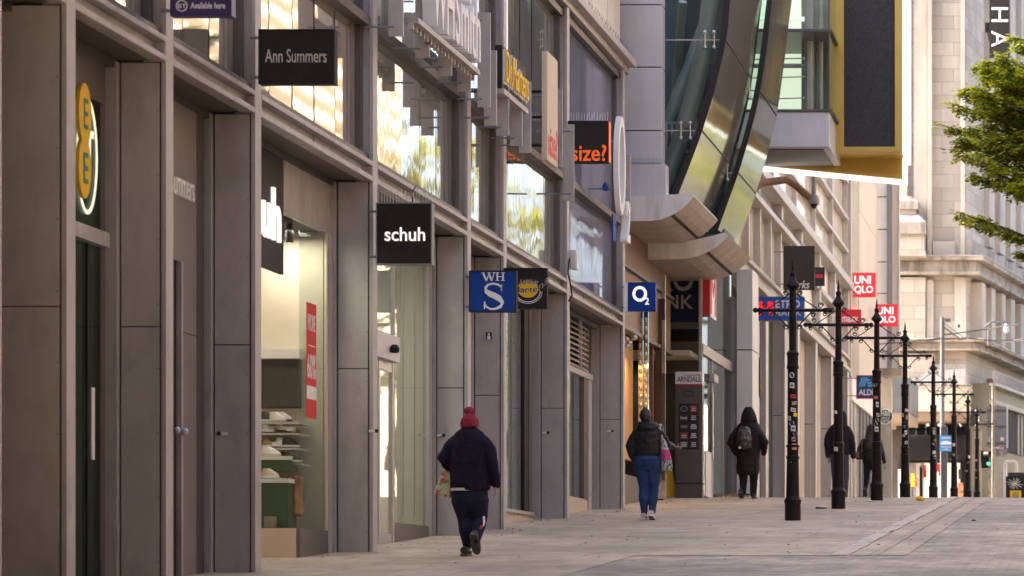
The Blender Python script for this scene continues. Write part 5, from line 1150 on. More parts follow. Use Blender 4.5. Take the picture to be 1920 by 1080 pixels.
sim('litter_bin','black street bin with pale scribbled graffiti','bin',[('body',lambda g:(g.pbox(1886,893,1935,940,Yk,.7,'black'),g.pbox(1890,886,1935,893,Yk+.05,.6,'charcoal'))),
 ('graffiti',lambda g:[g.strip([(1903,907),(1903+14*math.cos(a)+2*math.sin(3*a),907+11*math.sin(a))],1.1,lambda u,v,d:(Xp(u,Yk),Yk-.02+d,Zp(v,Yk)),.01,'panel') for a in [0.2+.47*k for k in range(13)]])],(Xp(1905,Yk),Yk,G(Yk)))
g=MB(); Yk=91; g.pbox(1894,920,1914,940,Yk,.3,'yellow'); t=g.build('grit_box'); tag(t,'small yellow box with dark print standing before the black bin','box'); g=MB(); [g.pbox(1898,923+k*4,1910,925+k*4,Yk-.02,.02,'olive') for k in range(3)]; g.build('print',t)
Yk=95; g=MB(); g.tube([(Xp(1885,Yk),Yk,G(Yk)),(Xp(1885,Yk),Yk,Zp(869,Yk)),(Xp(1887,Yk),Yk,Zp(866,Yk)),(Xp(1903,Yk),Yk,Zp(866,Yk)),(Xp(1906,Yk),Yk,Zp(869,Yk)),(Xp(1906,Yk),Yk,Zp(885,Yk))],.06,8,'panel'); tag(g.build('cycle_hoop',smooth=True),'pale steel cycle hoop standing behind the black bin','cycle stand')
for px,y0,Yk,m,lab in ((1711,888,110,'yellow','yellow box on a post by the dark shutter'),): g=MB(); g.pbox(px-3,y0,px+3,y0+24,Yk,.15,m); g.pbox(px-1,y0+24,px+1,938,Yk+.05,.06,'charcoal'); tag(g.build('ticket_post'),lab,'post')
Yk=93; sim('bollard_post','slim dark bollard with pale cap before the lit shop window','bollard',[('shaft',lambda g:g.lathe(Xp(1727,Yk),Yk,[(.05,G(Yk)),(.05,G(Yk)+1.1)],10,'iron')),('cap',lambda g:g.lathe(Xp(1727,Yk),Yk,[(.06,G(Yk)+1.1),(.06,G(Yk)+1.16),(.02,G(Yk)+1.2)],10,'galv'))],(Xp(1727,Yk),Yk,G(Yk)))
# far shop signs: supermarket board, round green sign
Y=84.; t=blade(1606,704,1640,747,Y,'navy_blue','square navy hanging sign with orange rim, pale blue slanted bars and white capitals','orange',th=.12,X=-W)
def al(g):
    fn=lambda u,v,d:(Xp(u,Y),Y-.008+d,Zp(v,Y))
    for k in range(3): g.strip([(1611+k*4.3,725),(1617+k*4.3,708)],2.6,fn,.005,'sky_bar')
    for k in range(3): g.strip([(1626+k*.2,713+k*5),(1631+k*3.2,713+k*5)],3.0,fn,.005,'sky_bar')
    ptext(g,'ALDI',1610,730,1637,741,Y-.008,'white',bold=.05)
lettering(t, al)
Y=97.; t=thing('round_sign','round dark green hanging sign with white rim and white letters above a date','shop sign',(Xp(1660,Y),Y,Zp(795,Y)))
cx,cz=Xp(1660,Y),Zp(781,Y); r=14.2*Y/F
g=MB(); g.prism([(cx+r*math.cos(a),cz+r*math.sin(a)) for a in [2*math.pi*k/36 for k in range(36)]],lambda p:(p[0],Y,p[1]),lambda p:(p[0],Y+.12,p[1]),'green_sign'); g.build('disc',t)
g=MB(); g.strip([(cx+r*.97*math.cos(a),cz+r*.97*math.sin(a)) for a in [2*math.pi*k/36 for k in range(37)]],.03,lambda u,v,d:(u,Y-.01+d,v),.02,'white'); g.build('rim',t)
g=MB(); ptext(g,'H&B',1652,770,1669,780,Y-.012,'white',bold=.03); ptext(g,'SINCE',1653,782,1668,785.5,Y-.012,'white'); ptext(g,'1870',1652,787,1668,792,Y-.012,'white',bold=.02); g.build('lettering',t,recalc=False)

# ------------------------------------------------------------------ tree whose trunk stands beyond the kerb
def leafmat(name,c,tr):
    m=bpy.data.materials.new(name); m.use_nodes=True; nt=m.node_tree; L=nt.links.new; b=nt.nodes['Principled BSDF']; o=nt.nodes['Material Output']
    oi=N(nt,'ShaderNodeTexCoord'); no=N(nt,'ShaderNodeTexNoise'); no.inputs['Scale'].default_value=1.1; no.inputs['Detail'].default_value=5; L(oi.outputs['Object'],no.inputs['Vector'])
    ra=N(nt,'ShaderNodeMapRange'); ra.inputs[1].default_value=.3; ra.inputs[2].default_value=.7; ra.inputs[3].default_value=.55; ra.inputs[4].default_value=1.5; L(no.outputs[0],ra.inputs[0])
    vm=N(nt,'ShaderNodeVectorMath',operation='SCALE'); vm.inputs[0].default_value=c; L(ra.outputs[0],vm.inputs['Scale']); L(vm.outputs[0],b.inputs['Base Color'])
    b.inputs['Roughness'].default_value=.5; b.inputs['Specular IOR Level'].default_value=.3
    t=N(nt,'ShaderNodeBsdfTranslucent'); t.inputs[0].default_value=tr+(1,); x=N(nt,'ShaderNodeMixShader'); x.inputs[0].default_value=.4; L(b.outputs[0],x.inputs[1]); L(t.outputs[0],x.inputs[2]); L(x.outputs[0],o.inputs[0]); return m
M['leaf']=leafmat('fresh_leaf',(.37,.40,.03),(.60,.60,.04)); M['leaf2']=leafmat('deep_leaf',(.13,.17,.024),(.26,.31,.03))
def leaf(vs,fs,ms,p,d,L_,w,mi,rn):
    d=d.normalized(); s=d.cross(Vector((rn.uniform(-.5,.5),rn.uniform(-.5,.5),1))).normalized(); k=len(vs); up=d.cross(s)*(-.12*L_)
    vs += [p, p+d*L_*.45+s*w, p+d*L_+up, p+d*L_*.45-s*w]; fs.append((k,k+1,k+2,k+3)); ms.append(mi)
def make_tree(name,label,loc,tips,rn,n_tw=26,leafs=20,L_=.10,group=None,base_h=4.2,trunk_r=.16,top=9.):
    t=thing(name,label,'tree',loc,group); bx,by,bz=loc
    g=MB(); g.tube([(bx,by,bz-.1),(bx+.02,by,bz+1.5),(bx-.03,by,bz+3.5),(bx,by,bz+top*.6),(bx+.05,by,bz+top)],[trunk_r*1.4,trunk_r,trunk_r*.85,trunk_r*.6,.03],10,'bark'); g.build('trunk',t,smooth=True)
    vs,fs,ms=[],[],[]; bmb=MB()
    for (tx,ty,tz,spread) in tips:
        end=Vector((tx,ty,tz)); st_=Vector((bx,by,max(bz+base_h*.55,min(bz+top*.8,tz-(end.xy-Vector((bx,by))).length*.45))))
        mid=(st_+end)/2+Vector((rn.uniform(-.2,.2),rn.uniform(-.2,.2),.25))
        path=[st_*(1-u)**2+mid*2*u*(1-u)+end*u*u for u in [i/8 for i in range(9)]]
        bmb.tube(path,[.05*(1-i/9)+.006 for i in range(9)],5,'bark')
        for k in range(n_tw):
            u=1-.8*rn.random()**1.5; i=min(7,int(u*8)); p=path[i].lerp(path[i+1],u*8-i); ax=(path[i+1]-path[i]).normalized()
            ang=rn.choice((-1,1))*rn.uniform(.4,1.2); dr=Matrix.Rotation(ang,3,'Z')@ax; dr.z=rn.uniform(-.35,.25); dr.normalize()
            ln=spread*rn.uniform(.3,1.)*(1.15-.75*u)
            q=p+dr*ln+Vector((0,0,-.10*ln)); bmb.tube([p,(p+q)/2+Vector((0,0,.03)),q],[.010,.007,.003],3,'bark',False)
            mi=1 if (rn.random()<.30) else 0
            for j in range(leafs):
                w=(j+rn.random())/leafs; c=p.lerp(q,w)+Vector((rn.gauss(0,.05),rn.gauss(0,.05),rn.gauss(0,.03)))
                sd=Matrix.Rotation((1 if j%2 else -1)*rn.uniform(.5,1.1),3,'Z')@dr; sd.z+=rn.uniform(-.7,.1)
                leaf(vs,fs,ms,c,sd,L_*rn.uniform(.6,1.15),L_*rn.uniform(.2,.3),mi if rn.random()<.85 else 1-mi,rn)
    bmb.build('limbs',t)
    g=MB(); g.mats=[M['leaf'],M['leaf2']]; g.v=[tuple(v) for v in vs]; g.f=fs; g.m=ms; o=g.build('crown',t,recalc=False); return t
rn=random.Random(21); Yt=45.; bx,by=.9,Yt+.6; tips=[]
for px,py,sp in ((1856,118,.5),(1800,200,.8),(1771,236,.6),(1800,285,.8),(1828,330,.55),(1815,412,.42),(1840,425,.35),(1800,400,.3),(1868,175,.7),(1850,235,1.),(1870,290,.9),(1890,215,1.),(1915,120,.7),(1880,345,.5),(1900,440,.35),(1935,160,1.),(1930,250,1.2),(1930,330,1.),(1856,150,.5),(1845,190,.8),(1830,245,.7),(1965,80,.9),(1980,200,1.2),(1990,320,1.),(1915,475,.25),(1840,262,.8),(1862,320,.6)):
    Y=Yt+rn.uniform(-.6,.9); tips.append((Xp(px,Y),Y,Zp(py,Y),sp))
def inside(px,py,poly=((1905,62),(1845,100),(1800,192),(1778,235),(1797,275),(1815,300),(1838,345),(1890,365),(1985,350),(1985,40))):
    c=False; n=len(poly)
    for i in range(n):
        (xa,ya),(xb,yb)=poly[i],poly[(i+1)%n]
        if (ya>py)!=(yb>py) and px<(xb-xa)*(py-ya)/(yb-ya)+xa: c=not c
    return c
k=0
while k<85:
    px,py=rn.uniform(1770,1985),rn.uniform(45,360)
    if inside(px,py): Y=Yt+rn.uniform(-1.,1.2); tips.append((Xp(px,Y),Y,Zp(py,Y),.5)); k+=1
for k in range(9): a=rn.uniform(-.5,2.2); tips.append((bx+2.6*math.cos(a),by+2.4*math.sin(a)*rn.choice((-1,1)),G(Yt)+rn.uniform(5,9.),1.))
make_tree('street_tree','fresh green street tree leaning its leafy branches over the street before the stone building',(bx,by,G(by)),tips,rn,n_tw=30,leafs=18,L_=.115,base_h=4.5,top=9.)

# ------------------------------------------------------------------ across the street: what the glazing mirrors, and unseen blocks that shade the front
M['band_brown']=mat('brown_stone_band',(.12,.08,.048),.8,0,.1); M['band_white']=mat('white_window_band',(.36,.345,.33),.5,0,.3,.6,(1,3,.2))
op=thing('banded_building','tall building with brown and white horizontal bands across the street','building',(12,75,2))
g=MB(); z=2.
while z<40: g.box(11,24,58,103,z,z+.40,'band_brown'); g.box(11.05,24,58.2,102.8,z+.40,z+.8,'band_white'); z+=.8
g.build('wall',op)
op=thing('brown_building','dark brown building across the street','building',(12,40,2)); g=MB(); g.box(13,28,-5,57,-2,22,'band_brown'); g.build('wall',op)  # unseen; kept tall and dark to cut light on the street front
g=MB(); 
for y in range(0,56,4):
    for z in (3,6.5,10,13.5,17): g.box(12.9,13.02,y,y+1.8,z,z+2.2,'charcoal')
g.build('window',op)
op=thing('pale_shop_row','low pale row of shops across the street behind the trees','building',(13,150,5)); g=MB(); g.box(12,24,103.5,220,2,13.5,'cream_stone'); g.build('wall',op)
rn2=random.Random(5)
for k,(x,y,h) in enumerate(((6.6,86,13.2),(7,94,13.8),(6.3,103,13.6),(7,113,15),(6.6,125,15),(7.2,138,16))):
    tp=[]
    for q in range(26):
        a=rn2.uniform(0,6.28); r_=rn2.uniform(1.,3.6); zz=G(y)+h*rn2.uniform(.3,1.); r_*=(1.15-.6*abs((zz-G(y))/h-.5)); tp.append((x+r_*math.cos(a),y+r_*math.sin(a),zz,1.1))
    make_tree('street_tree','street tree across the road seen only mirrored in the upper glazing',(x,y,G(y)),tp,rn2,n_tw=12,leafs=10,L_=.32,base_h=4.,top=h*.95,group='trees across the road')

ob_=thing('overhead_shade_block','unseen block added over the street to shade the nearest columns','shade_block',(0,9,8)); g=MB(); g.box(-14,12.9,8,18.3,5.4,5.7,'frame_dark'); g.box(-14,12.9,8,18.3,5.7,12,'frame'); g.build('overhead_mass',ob_); g=MB(); g.box(6.5,12.9,6,18,-1.5,5.39,'frame'); g.build('side_shade_block',ob_)  # unseen overhead mass and side block, added to darken the nearest columns
op=thing('rear_shade_block','unseen tall block added behind the camera to shade the nearest columns','building',(0,-26,-2)); g=MB(); g.box(-60,60,-34,-24,-3,32,'frame_dark'); g.build('wall',op)  # unseen, added to cut the sky light coming from behind the camera
# ------------------------------------------------------------------ people
M['skin']=mat('skin',(.42,.25,.18),.55,0,.08,6.); M['skin_dark']=mat('dark_skin',(.12,.065,.045),.5,0,.08,6.)
M['fleece']=mat('navy_fleece',(.014,.011,.026),.9,0,.25,30.,spec=.15,bump=.3,bscale=90); M['legging']=mat('navy_leggings',(.012,.015,.036),.75,0,.15,8.,spec=.2); M['puffer']=mat('black_puffer',(.014,.012,.012),.5,0,.2,10.,bump=.2,bscale=25,spec=.25)
M['denim']=mat('blue_denim',(.022,.047,.13),.85,0,.3,5.,spec=.2); M['knit']=mat('red_knit',(.23,.012,.035),.95,0,.4,40.,bump=.8,bscale=70); M['hair']=mat('dark_hair',(.018,.013,.011),.45,0,.4,25.,(3,3,.3),bump=.4,bscale=60); M['brownhair']=mat('brown_hair',(.035,.018,.012),.42,0,.4,22.,(4,4,.25),bump=.4,bscale=60)
M['coat']=mat('long_black_coat',(.014,.011,.012),.65,0,.25,12.,bump=.2,bscale=30,spec=.2); M['trousers_black']=mat('black_trousers',(.015,.015,.018),.8,0,.2,8.,spec=.15); M['shoe_dark']=mat('dark_shoe',(.025,.022,.022),.6,0,.2); M['sole']=mat('grey_sole',(.10,.095,.09),.8,0,.25,20.); M['shoe_pale']=mat('pale_trainer',(.55,.36,.33),.6,0,.15,20.)
M['leather']=mat('black_leather',(.014,.014,.015),.5,0,.2,15.,spec=.3); M['tanleather']=mat('tan_leather',(.22,.085,.035),.45,0,.2,15.); M['hoodie']=mat('dark_navy_jacket',(.015,.015,.021),.7,0,.25,14.,spec=.2,bump=.2,bscale=30); M['jean_dark']=mat('washed_dark_denim',(.04,.045,.07),.8,0,.35,4.)
tex=bpy.data.textures.new('cloth_folds','CLOUDS'); tex.noise_scale=.11; tex.noise_depth=2
tex2=bpy.data.textures.new('quilting','CLOUDS'); tex2.noise_scale=.05
def fuse(mb, name, parent, m, voxel=.010, sm=4, fold=0., tx=None):
    me=mb.mesh('fused'); bm=bmesh.new(); bm.from_mesh(me); bmesh.ops.recalc_face_normals(bm,faces=bm.faces); bm.to_mesh(me); bm.free()
    o=bpy.data.objects.new('fused',me); COL.objects.link(o)
    r=o.modifiers.new('r','REMESH'); r.mode='VOXEL'; r.voxel_size=voxel
    s=o.modifiers.new('s','SMOOTH'); s.factor=.5; s.iterations=sm
    if fold:
        dd=o.modifiers.new('d','DISPLACE'); dd.texture=tx or tex; dd.strength=fold; dd.mid_level=.5; dd.texture_coords='GLOBAL'
    bpy.context.view_layer.update()
    ev=o.evaluated_get(bpy.context.evaluated_depsgraph_get()); nm=bpy.data.meshes.new_from_object(ev)
    bpy.data.objects.remove(o); bpy.data.meshes.remove(me)
    nm.name=name; nm.materials.clear(); nm.materials.append(M[m]); nm.polygons.foreach_set('material_index',[0]*len(nm.polygons)); nm.polygons.foreach_set('use_smooth',[True]*len(nm.polygons)); nm.update()
    p=bpy.data.objects.new(name,nm); COL.objects.link(p); adopt(p,parent); return p
class Fig:
    def __init__(s,label,px,base,Y,body_mat):
        s.Y=Y; s.px=px; s.base=base; s.k=Y/F; s.x0=Xp(px,Y); s.z0=G(Y); s.m=body_mat
        s.t=thing('person',label,'person',(s.x0,Y,s.z0)); s.body=MB()
    def p(s,px,py,dy=0.): return (s.x0+(px-s.px)*s.k, s.Y+dy, s.z0+(s.base-py)*s.k)
    def limb(s,mb,pts,rs):
        P=[s.p(*q) for q in pts]
        if mb is s.body: rs=[r*.64 for r in rs]
        mb.tube(P,rs,12,'skin'); 
        for q,r in ((P[0],rs[0]),(P[-1],rs[-1])): r=r if not isinstance(r,tuple) else max(r); mb.ball(q,r,r,r,'skin',10)
        for q,r in zip(P[1:-1],rs[1:-1]): r=r if not isinstance(r,tuple) else min(r); mb.ball(q,r,r,r,'skin',10)
    def rings(s,mb,rows,n=20):    # rows: (px,py,half width px,half depth m[,dy])
        if mb is s.body: rows=[(r[0],r[1],r[2]*.8,r[3]*.8)+tuple(r[4:]) for r in rows]
        mb.loft([(s.p(r[0],r[1])[0], s.Y+(r[4] if len(r)>4 else 0), s.p(r[0],r[1])[2], r[2]*s.k, r[3]) for r in rows],n,'skin')
    def head(s,px,py,h=.225,w=.078,d=.098,dy=0.):
        c=Vector(s.p(px,py,dy)); b=s.body; H=h/2
        b.loft([(c.x,c.y+.01,c.z-H*.9,w*.45,d*.4),(c.x,c.y+.015,c.z-H*.6,w*.75,d*.75),(c.x,c.y+.005,c.z-H*.2,w*.94,d*.95),(c.x,c.y,c.z+H*.25,w,d),(c.x,c.y,c.z+H*.7,w*.8,d*.8),(c.x,c.y,c.z+H,w*.25,d*.25)],16,'skin')
        for sg in (-1,1):
            b.loft([(c.x+sg*w*1.0,c.y-.005,c.z-.035,.008,.012),(c.x+sg*(w+.008),c.y-.01,c.z,.010,.018),(c.x+sg*w*1.0,c.y-.005,c.z+.03,.006,.012)],8,'skin')   # ears
            b.ball((c.x+sg*.032,c.y+d*.90,c.z+.012),.014,.012,.010,'skin',8)                                              # eyes
        b.loft([(c.x,c.y+d*.93,c.z-.030,.018,.018),(c.x,c.y+d*.95,c.z-.01,.012,.014),(c.x,c.y+d*.9,c.z+.02,.006,.008)],8,'skin')   # nose
        b.ball((c.x,c.y+d*.84,c.z-.062),.025,.012,.009,'skin',8)                                                         # mouth
        return c
    def hand(s,wr,dirn,side,curl=.5,size=1.):
        """wr: wrist, dirn: where the fingers point, side: the thumb's side; palm, four curled fingers, thumb"""
        b=s.body; d=Vector(dirn).normalized(); sd=Vector(side).normalized(); n=d.cross(sd).normalized(); w=Vector(wr); L=.085*size
        b.tube([w-d*.03,w,w+d*L*.5,w+d*L],[(.026,.022),(.026,.02),(.040,.017),(.040,.015)],10,'skin')
        for i,(o_,ln) in enumerate(((.030,.068),(.010,.076),(-.010,.072),(-.030,.056))):
            p=w+d*L*.95+sd*o_; dd=d.copy(); pts=[p]
            for k in range(3): dd=(Matrix.Rotation(curl*(.6+.2*i*.3),3,sd)@dd); p=p+dd*ln*size*(.45,.32,.23)[k]; pts.append(p)
            b.tube(pts,[.0095,.009,.008,.0065],8,'skin'); b.ball(pts[-1],.0068,.0068,.0068,'skin',6)
        p=w+d*L*.35+sd*.032; q=p+(d*.5+sd*.75).normalized()*.035; r_=q+(d*.95+sd*.1-n*.2).normalized()*.034
        b.tube([p-sd*.01,q,r_],[.012,.0105,.008],8,'skin'); b.ball(r_,.008,.008,.008,'skin',6)
    def done(s): return fuse(s.body,'body',s.t,s.m,.0075,2)
    def shoe(s,px,py,dy,up=None,m='shoe_dark',sole='sole',L=.26):
        """a shoe flat on the ground, or with its heel lifted towards the camera (up = pixel height of the heel)"""
        x,y,z=s.p(px,py,dy); g=MB(); w=.045
        prof=[(-.10,.038,.075),(-.05,.042,.085),(.02,.044,.07),(.09,.046,.05),(.14,.036,.035),(.16,.015,.025)]   # along the foot: half width, height
        a=0 if up is None else math.asin(min(.98,(up*s.k)/.27)); ca,sa=math.cos(a),math.sin(a)
        def T(u,v,h): 
            uu=u-.16; return (x+v, y+uu*ca+h*sa+.0, z-uu*sa+h*ca)
        vs=[];n=10
        for u,hw,h in prof:
            for j in range(n):
                q=2*math.pi*j/n; vs.append(T(u,hw*math.cos(q),.018+max(0,(h)*(.5+.5*math.sin(q)))))
        k=len(prof); g.add(vs,[(i*n+j,i*n+(j+1)%n,(i+1)*n+(j+1)%n,(i+1)*n+j) for i in range(k-1) for j in range(n)]+[tuple(range(n)),tuple(range((k-1)*n,k*n))],m)
        lo=[];hi=[]
        out=[(-.115,.022),(-.10,.04),(-.03,.042),(.05,.048),(.12,.044),(.155,.026),(.168,.0)]
        ring=out+[(u,-v) for u,v in out[::-1][1:]]
        nn=len(ring); g.add([T(u,v,0) for u,v in ring]+[T(u,v,.022) for u,v in ring],[tuple(range(nn)),tuple(range(2*nn-1,nn-1,-1))]+[(i,(i+1)%nn,nn+(i+1)%nn,nn+i) for i in range(nn)],sole)
        if up is not None:                                   # tread bars under a lifted sole
            for u in (-.08,-.05,-.02,.03,.06,.09): g.hexa([T(u,-.034,-.003),T(u+.012,-.034,-.003),T(u+.012,.034,-.003),T(u,.034,-.003)],[T(u,-.034,.001),T(u+.012,-.034,.001),T(u+.012,.034,.001),T(u,.034,.001)],'shoe_dark')
        return g.build('shoe',s.t,smooth=True)
def at(f,px,py,dy=0): return f.p(px,py,dy)

# woman in a red bobble hat and navy fleece
f=Fig('person walking in dark red bobble hat, navy fleece and leggings, carrying a floral bag',880,1042,28.35,'skin')
f.head(881,802,.22,.078); b=f.body
f.limb(b,[(881,820),(881,838)],[.055,.06]); f.rings(b,[(881,838,22,.09),(881,850,30,.11),(881,890,34,.13),(880,930,33,.14),(880,945,28,.12)])
f.limb(b,[(866,940),(872,975,.02),(873,1024,.03)],[.09,.06,.038]); f.limb(b,[(896,940),(899,972,.03),(899,1012,-.13)],[.09,.06,.038])
f.limb(b,[(857,832),(836,858),(850,880,.2)],[.05,.042,.03]); f.limb(b,[(904,832),(924,868,-.03),(930,906,.0)],[.05,.042,.03])
f.hand(at(f,930,904,0),(.0,.12,-1),(-.2,1,0),.35); f.hand(at(f,850,880,.2),(.3,.3,-.9),(.9,.2,0),.9)
f.done()
g=MB(); f.rings(g,[(882,919,36,.165),(882,905,38,.175),(882,885,38,.172),(881,862,37,.160),(881,842,36,.150),(881,828,35,.138),(881,818,31,.125),(881,810,25,.11),(881,804,17,.09),(881,798,13.5,.08),(881,793,13,.078)])
f.limb(g,[(855,828),(844,838,-.01),(833,858,-.02),(838,868,.03),(852,882,.2)],[.075,.075,.07,.066,.05]); f.limb(g,[(907,828),(918,843,-.02),(925,866,-.04),(930,907,.0)],[.075,.073,.064,.052])
fuse(g,'fleece_jacket',f.t,'fleece',.011,3,.022)
g=MB(); g.loft([(at(f,875,917)[0],f.Y,at(f,875,920)[2],.165,.165),(at(f,875,917)[0],f.Y,at(f,875,915)[2],.165,.167)],20,'panel'); g.build('shirt_hem',f.t)
g=MB(); f.rings(g,[(881,955,20,.10),(881,944,31,.135),(881,925,34,.15),(881,908,33,.14)])
f.limb(g,[(867,938),(870,960,.01),(871,972,.02),(874,995,.0),(875,1024,.03)],[(.112,.12),(.088,.095),(.074,.08),(.070,.078),(.042,.045)]); f.limb(g,[(896,938),(898,958,.02),(899,970,.04),(899,985,-.03),(900,1012,-.15)],[(.112,.12),(.088,.095),(.076,.08),(.070,.075),(.040,.042)])
fuse(g,'leggings',f.t,'legging',.010,3,.008)
g=MB(); P=[at(f,908.5,968,-.03),at(f,909.5,978,-.05),at(f,908.5,986,-.07)]; g.tube(P,[.012,.014,.012],6,'white'); P=[at(f,907.5,986,-.09),at(f,904,992,-.11),at(f,902,996,-.115)]; g.tube(P,[.016,.014,.008],6,'red'); g.build('leg_stripe',f.t,smooth=True)
f.shoe(873.5,1041.5,.16); f.shoe(897,1039,-.06,36)
g=MB(); c=at(f,881,800); k=f.k; f.rings(g,[(881,800,15.6,.103),(881,793,16.4,.108),(881,785,15,.10),(881,778,10,.07),(881,774,4,.03)]); f.rings(g,[(881,801,16.6,.11),(881,797,17.2,.113),(881,792,16.6,.11)]); g.ball(at(f,880,770),9.5*k,9*k,9.5*k,'skin',12)
fuse(g,'bobble_hat',f.t,'knit',.009,2,.022,tex2)
M['floral']=mat('floral_print',(.42,.46,.30),.6,0,.1)
def spots(m,c,sc,lo,hi):
    nt=m.node_tree; L=nt.links.new; b=nt.nodes['Principled BSDF']; src=b.inputs['Base Color'].links[0].from_socket
    tc=N(nt,'ShaderNodeTexCoord'); vo=N(nt,'ShaderNodeTexNoise'); vo.inputs['Scale'].default_value=sc; vo.inputs['Detail'].default_value=1; L(tc.outputs['Object'],vo.inputs['Vector'])
    ra=N(nt,'ShaderNodeMapRange'); ra.inputs[1].default_value=lo; ra.inputs[2].default_value=hi; L(vo.outputs[0],ra.inputs[0]); mx=N(nt,'ShaderNodeMix',data_type='RGBA'); L(ra.outputs[0],mx.inputs[0]); L(src,mx.inputs[6]); mx.inputs[7].default_value=c+(1,); L(mx.outputs[2],b.inputs['Base Color'])
spots(M['floral'],(.45,.05,.04),17.,.55,.60); spots(M['floral'],(.12,.24,.08),23.,.58,.63)
t=thing('carrier_bag','pale green floral carrier bag hanging beside the navy fleece','bag',at(f,830,933,.08))
g=MB(); P=lambda a,b_,dy:at(f,a,b_,dy)
g.hexa([P(811,925,.0),P(845,934,.0),P(845,934,.16),P(811,925,.16)],[P(829,876,.06),P(846,876,.06),P(846,876,.10),P(829,876,.10)],'floral'); 
o=g.build('bag_body',t,bevel=.02); g=MB(); g.tube([P(830,878,.08),P(836,862,.12),P(848,868,.16),P(845,878,.10)],.007,5,'floral'); g.build('handle',t)

# woman with braided hair, puffer jacket, jeans
f=Fig('person with dark braided hair, short black puffer jacket, blue jeans and pale pink trainers',1213,976,39.4,'skin_dark')
f.head(1210.5,780,.225,.076,.1); b=f.body
f.limb(b,[(1211,792),(1213,806)],[.05,.055]); f.rings(b,[(1213,806,14,.08),(1214,815,21,.1),(1214,840,22,.11),(1214,862,23,.13),(1214,876,18,.12)])
f.limb(b,[(1204,870),(1207,918,.0),(1208,962,.02)],[.09,.055,.036]); f.limb(b,[(1225,870),(1225,918,.03),(1224,962,-.05)],[.09,.055,.036])
f.limb(b,[(1199,816),(1185,838),(1188,862,.08)],[.045,.04,.03]); f.limb(b,[(1231,816),(1249,834,.1),(1262,838,.3)],[.045,.04,.028])
f.hand(at(f,1262,838,.3),(.5,.8,.0),(0,.3,1),.3); f.hand(at(f,1188,862,.08),(.2,.1,-1),(.2,1,0),.6); f.done()
g=MB(); f.rings(g,[(1214,857,25,.145),(1214,850,27,.155),(1214,846,26.2,.15),(1214,841,27.5,.155),(1214,835,26.5,.15),(1214,828,27.5,.15),(1214,822,26.8,.145),(1214,815,27.5,.14),(1214,808,25,.12),(1214,800,17,.10),(1213,794,13,.09)])
f.limb(g,[(1197,813),(1188,825,-.02),(1183,838,-.03),(1185,852,.0),(1190,864,.06)],[.085,.078,.076,.066,.05]); f.limb(g,[(1234,813),(1243,823,.02),(1249,834,.08),(1257,837,.25)],[.082,.074,.064,.045])
f.rings(g,[(1215,808,18,.10,-.06),(1215,803,21,.10,-.05),(1215,796,19,.09,-.03),(1214,792,15,.08,-.01)])
fuse(g,'puffer_jacket',f.t,'puffer',.011,2,.03)
g=MB(); f.rings(g,[(1214,882,15,.11),(1214,872,24.5,.15),(1214,862,25,.155),(1214,852,22,.135)])
f.limb(g,[(1203,872),(1205,895,.02),(1206.5,915,.03),(1206.5,935,.0),(1208,966,.02)],[(.108,.12),(.090,.095),(.066,.072),(.064,.07),(.042,.045)]); f.limb(g,[(1226,872),(1226,895,.03),(1225,915,.04),(1225,935,.0),(1223,966,-.04)],[(.108,.12),(.090,.095),(.066,.072),(.064,.07),(.042,.045)])
fuse(g,'jeans',f.t,'denim',.010,3,.012)
f.shoe(1208,976,.14,None,'shoe_pale','white'); f.shoe(1224,978,.06,9,'shoe_pale','white')
g=MB(); f.rings(g,[(1211,793,7,.07,-.02),(1210.5,787,10,.09,-.02),(1210.5,780,10.6,.105,-.015),(1210.5,772,9.6,.095,-.01),(1210.5,768,5,.05,-.01)]); f.rings(g,[(1211,772,4,.04,-.05),(1211,768,5.5,.05,-.05),(1211,764.5,2,.02,-.05)])
fuse(g,'braided_hair',f.t,'hair',.008,2,.006,tex2)
M['newsprint']=mat('black_white_print',(.42,.40,.40),.7,0,.1); spots(M['newsprint'],(.05,.05,.055),42.,.50,.54)
M['pinkband']=mat('pink_band',(.55,.04,.20),.6,0,.1); spots(M['pinkband'],(.12,.03,.07),40.,.56,.6)
t=thing('tote_bag','black and white printed tote bag with bright pink band hanging from the puffer jacket shoulder','bag',at(f,1250,885,.0))
g=MB(); rows=[(1251,884,8,.05),(1251,880,10.5,.065),(1250.5,872,11,.07),(1249.5,864,10.5,.07)]; f.rings(g,[r[:4]+(-.02,) for r in rows]); o=g; o.m=[o.mi('newsprint')]*len(o.m); o.build('bag_bottom',t,smooth=True)
g=MB(); f.rings(g,[r+(-.02,) for r in [(1249.5,864,10.6,.071),(1248.5,855,9.6,.068),(1247,845,8.0,.062)]]); g.m=[g.mi('pinkband')]*len(g.m); g.build('pink_band',t,smooth=True)
g=MB(); f.rings(g,[r+(-.02,) for r in [(1247,845,7.9,.061),(1244.5,832,5.8,.05),(1241.5,818,3.8,.04),(1238,806,2.6,.03),(1235.5,799,2.2,.03)]]); g.tube([at(f,1236,800,-.02),at(f,1237,797,.06),at(f,1240,806,.16)],[.02,.02,.02],6,'newsprint'); g.m=[g.mi('newsprint')]*len(g.m); g.build('strap',t,smooth=True)

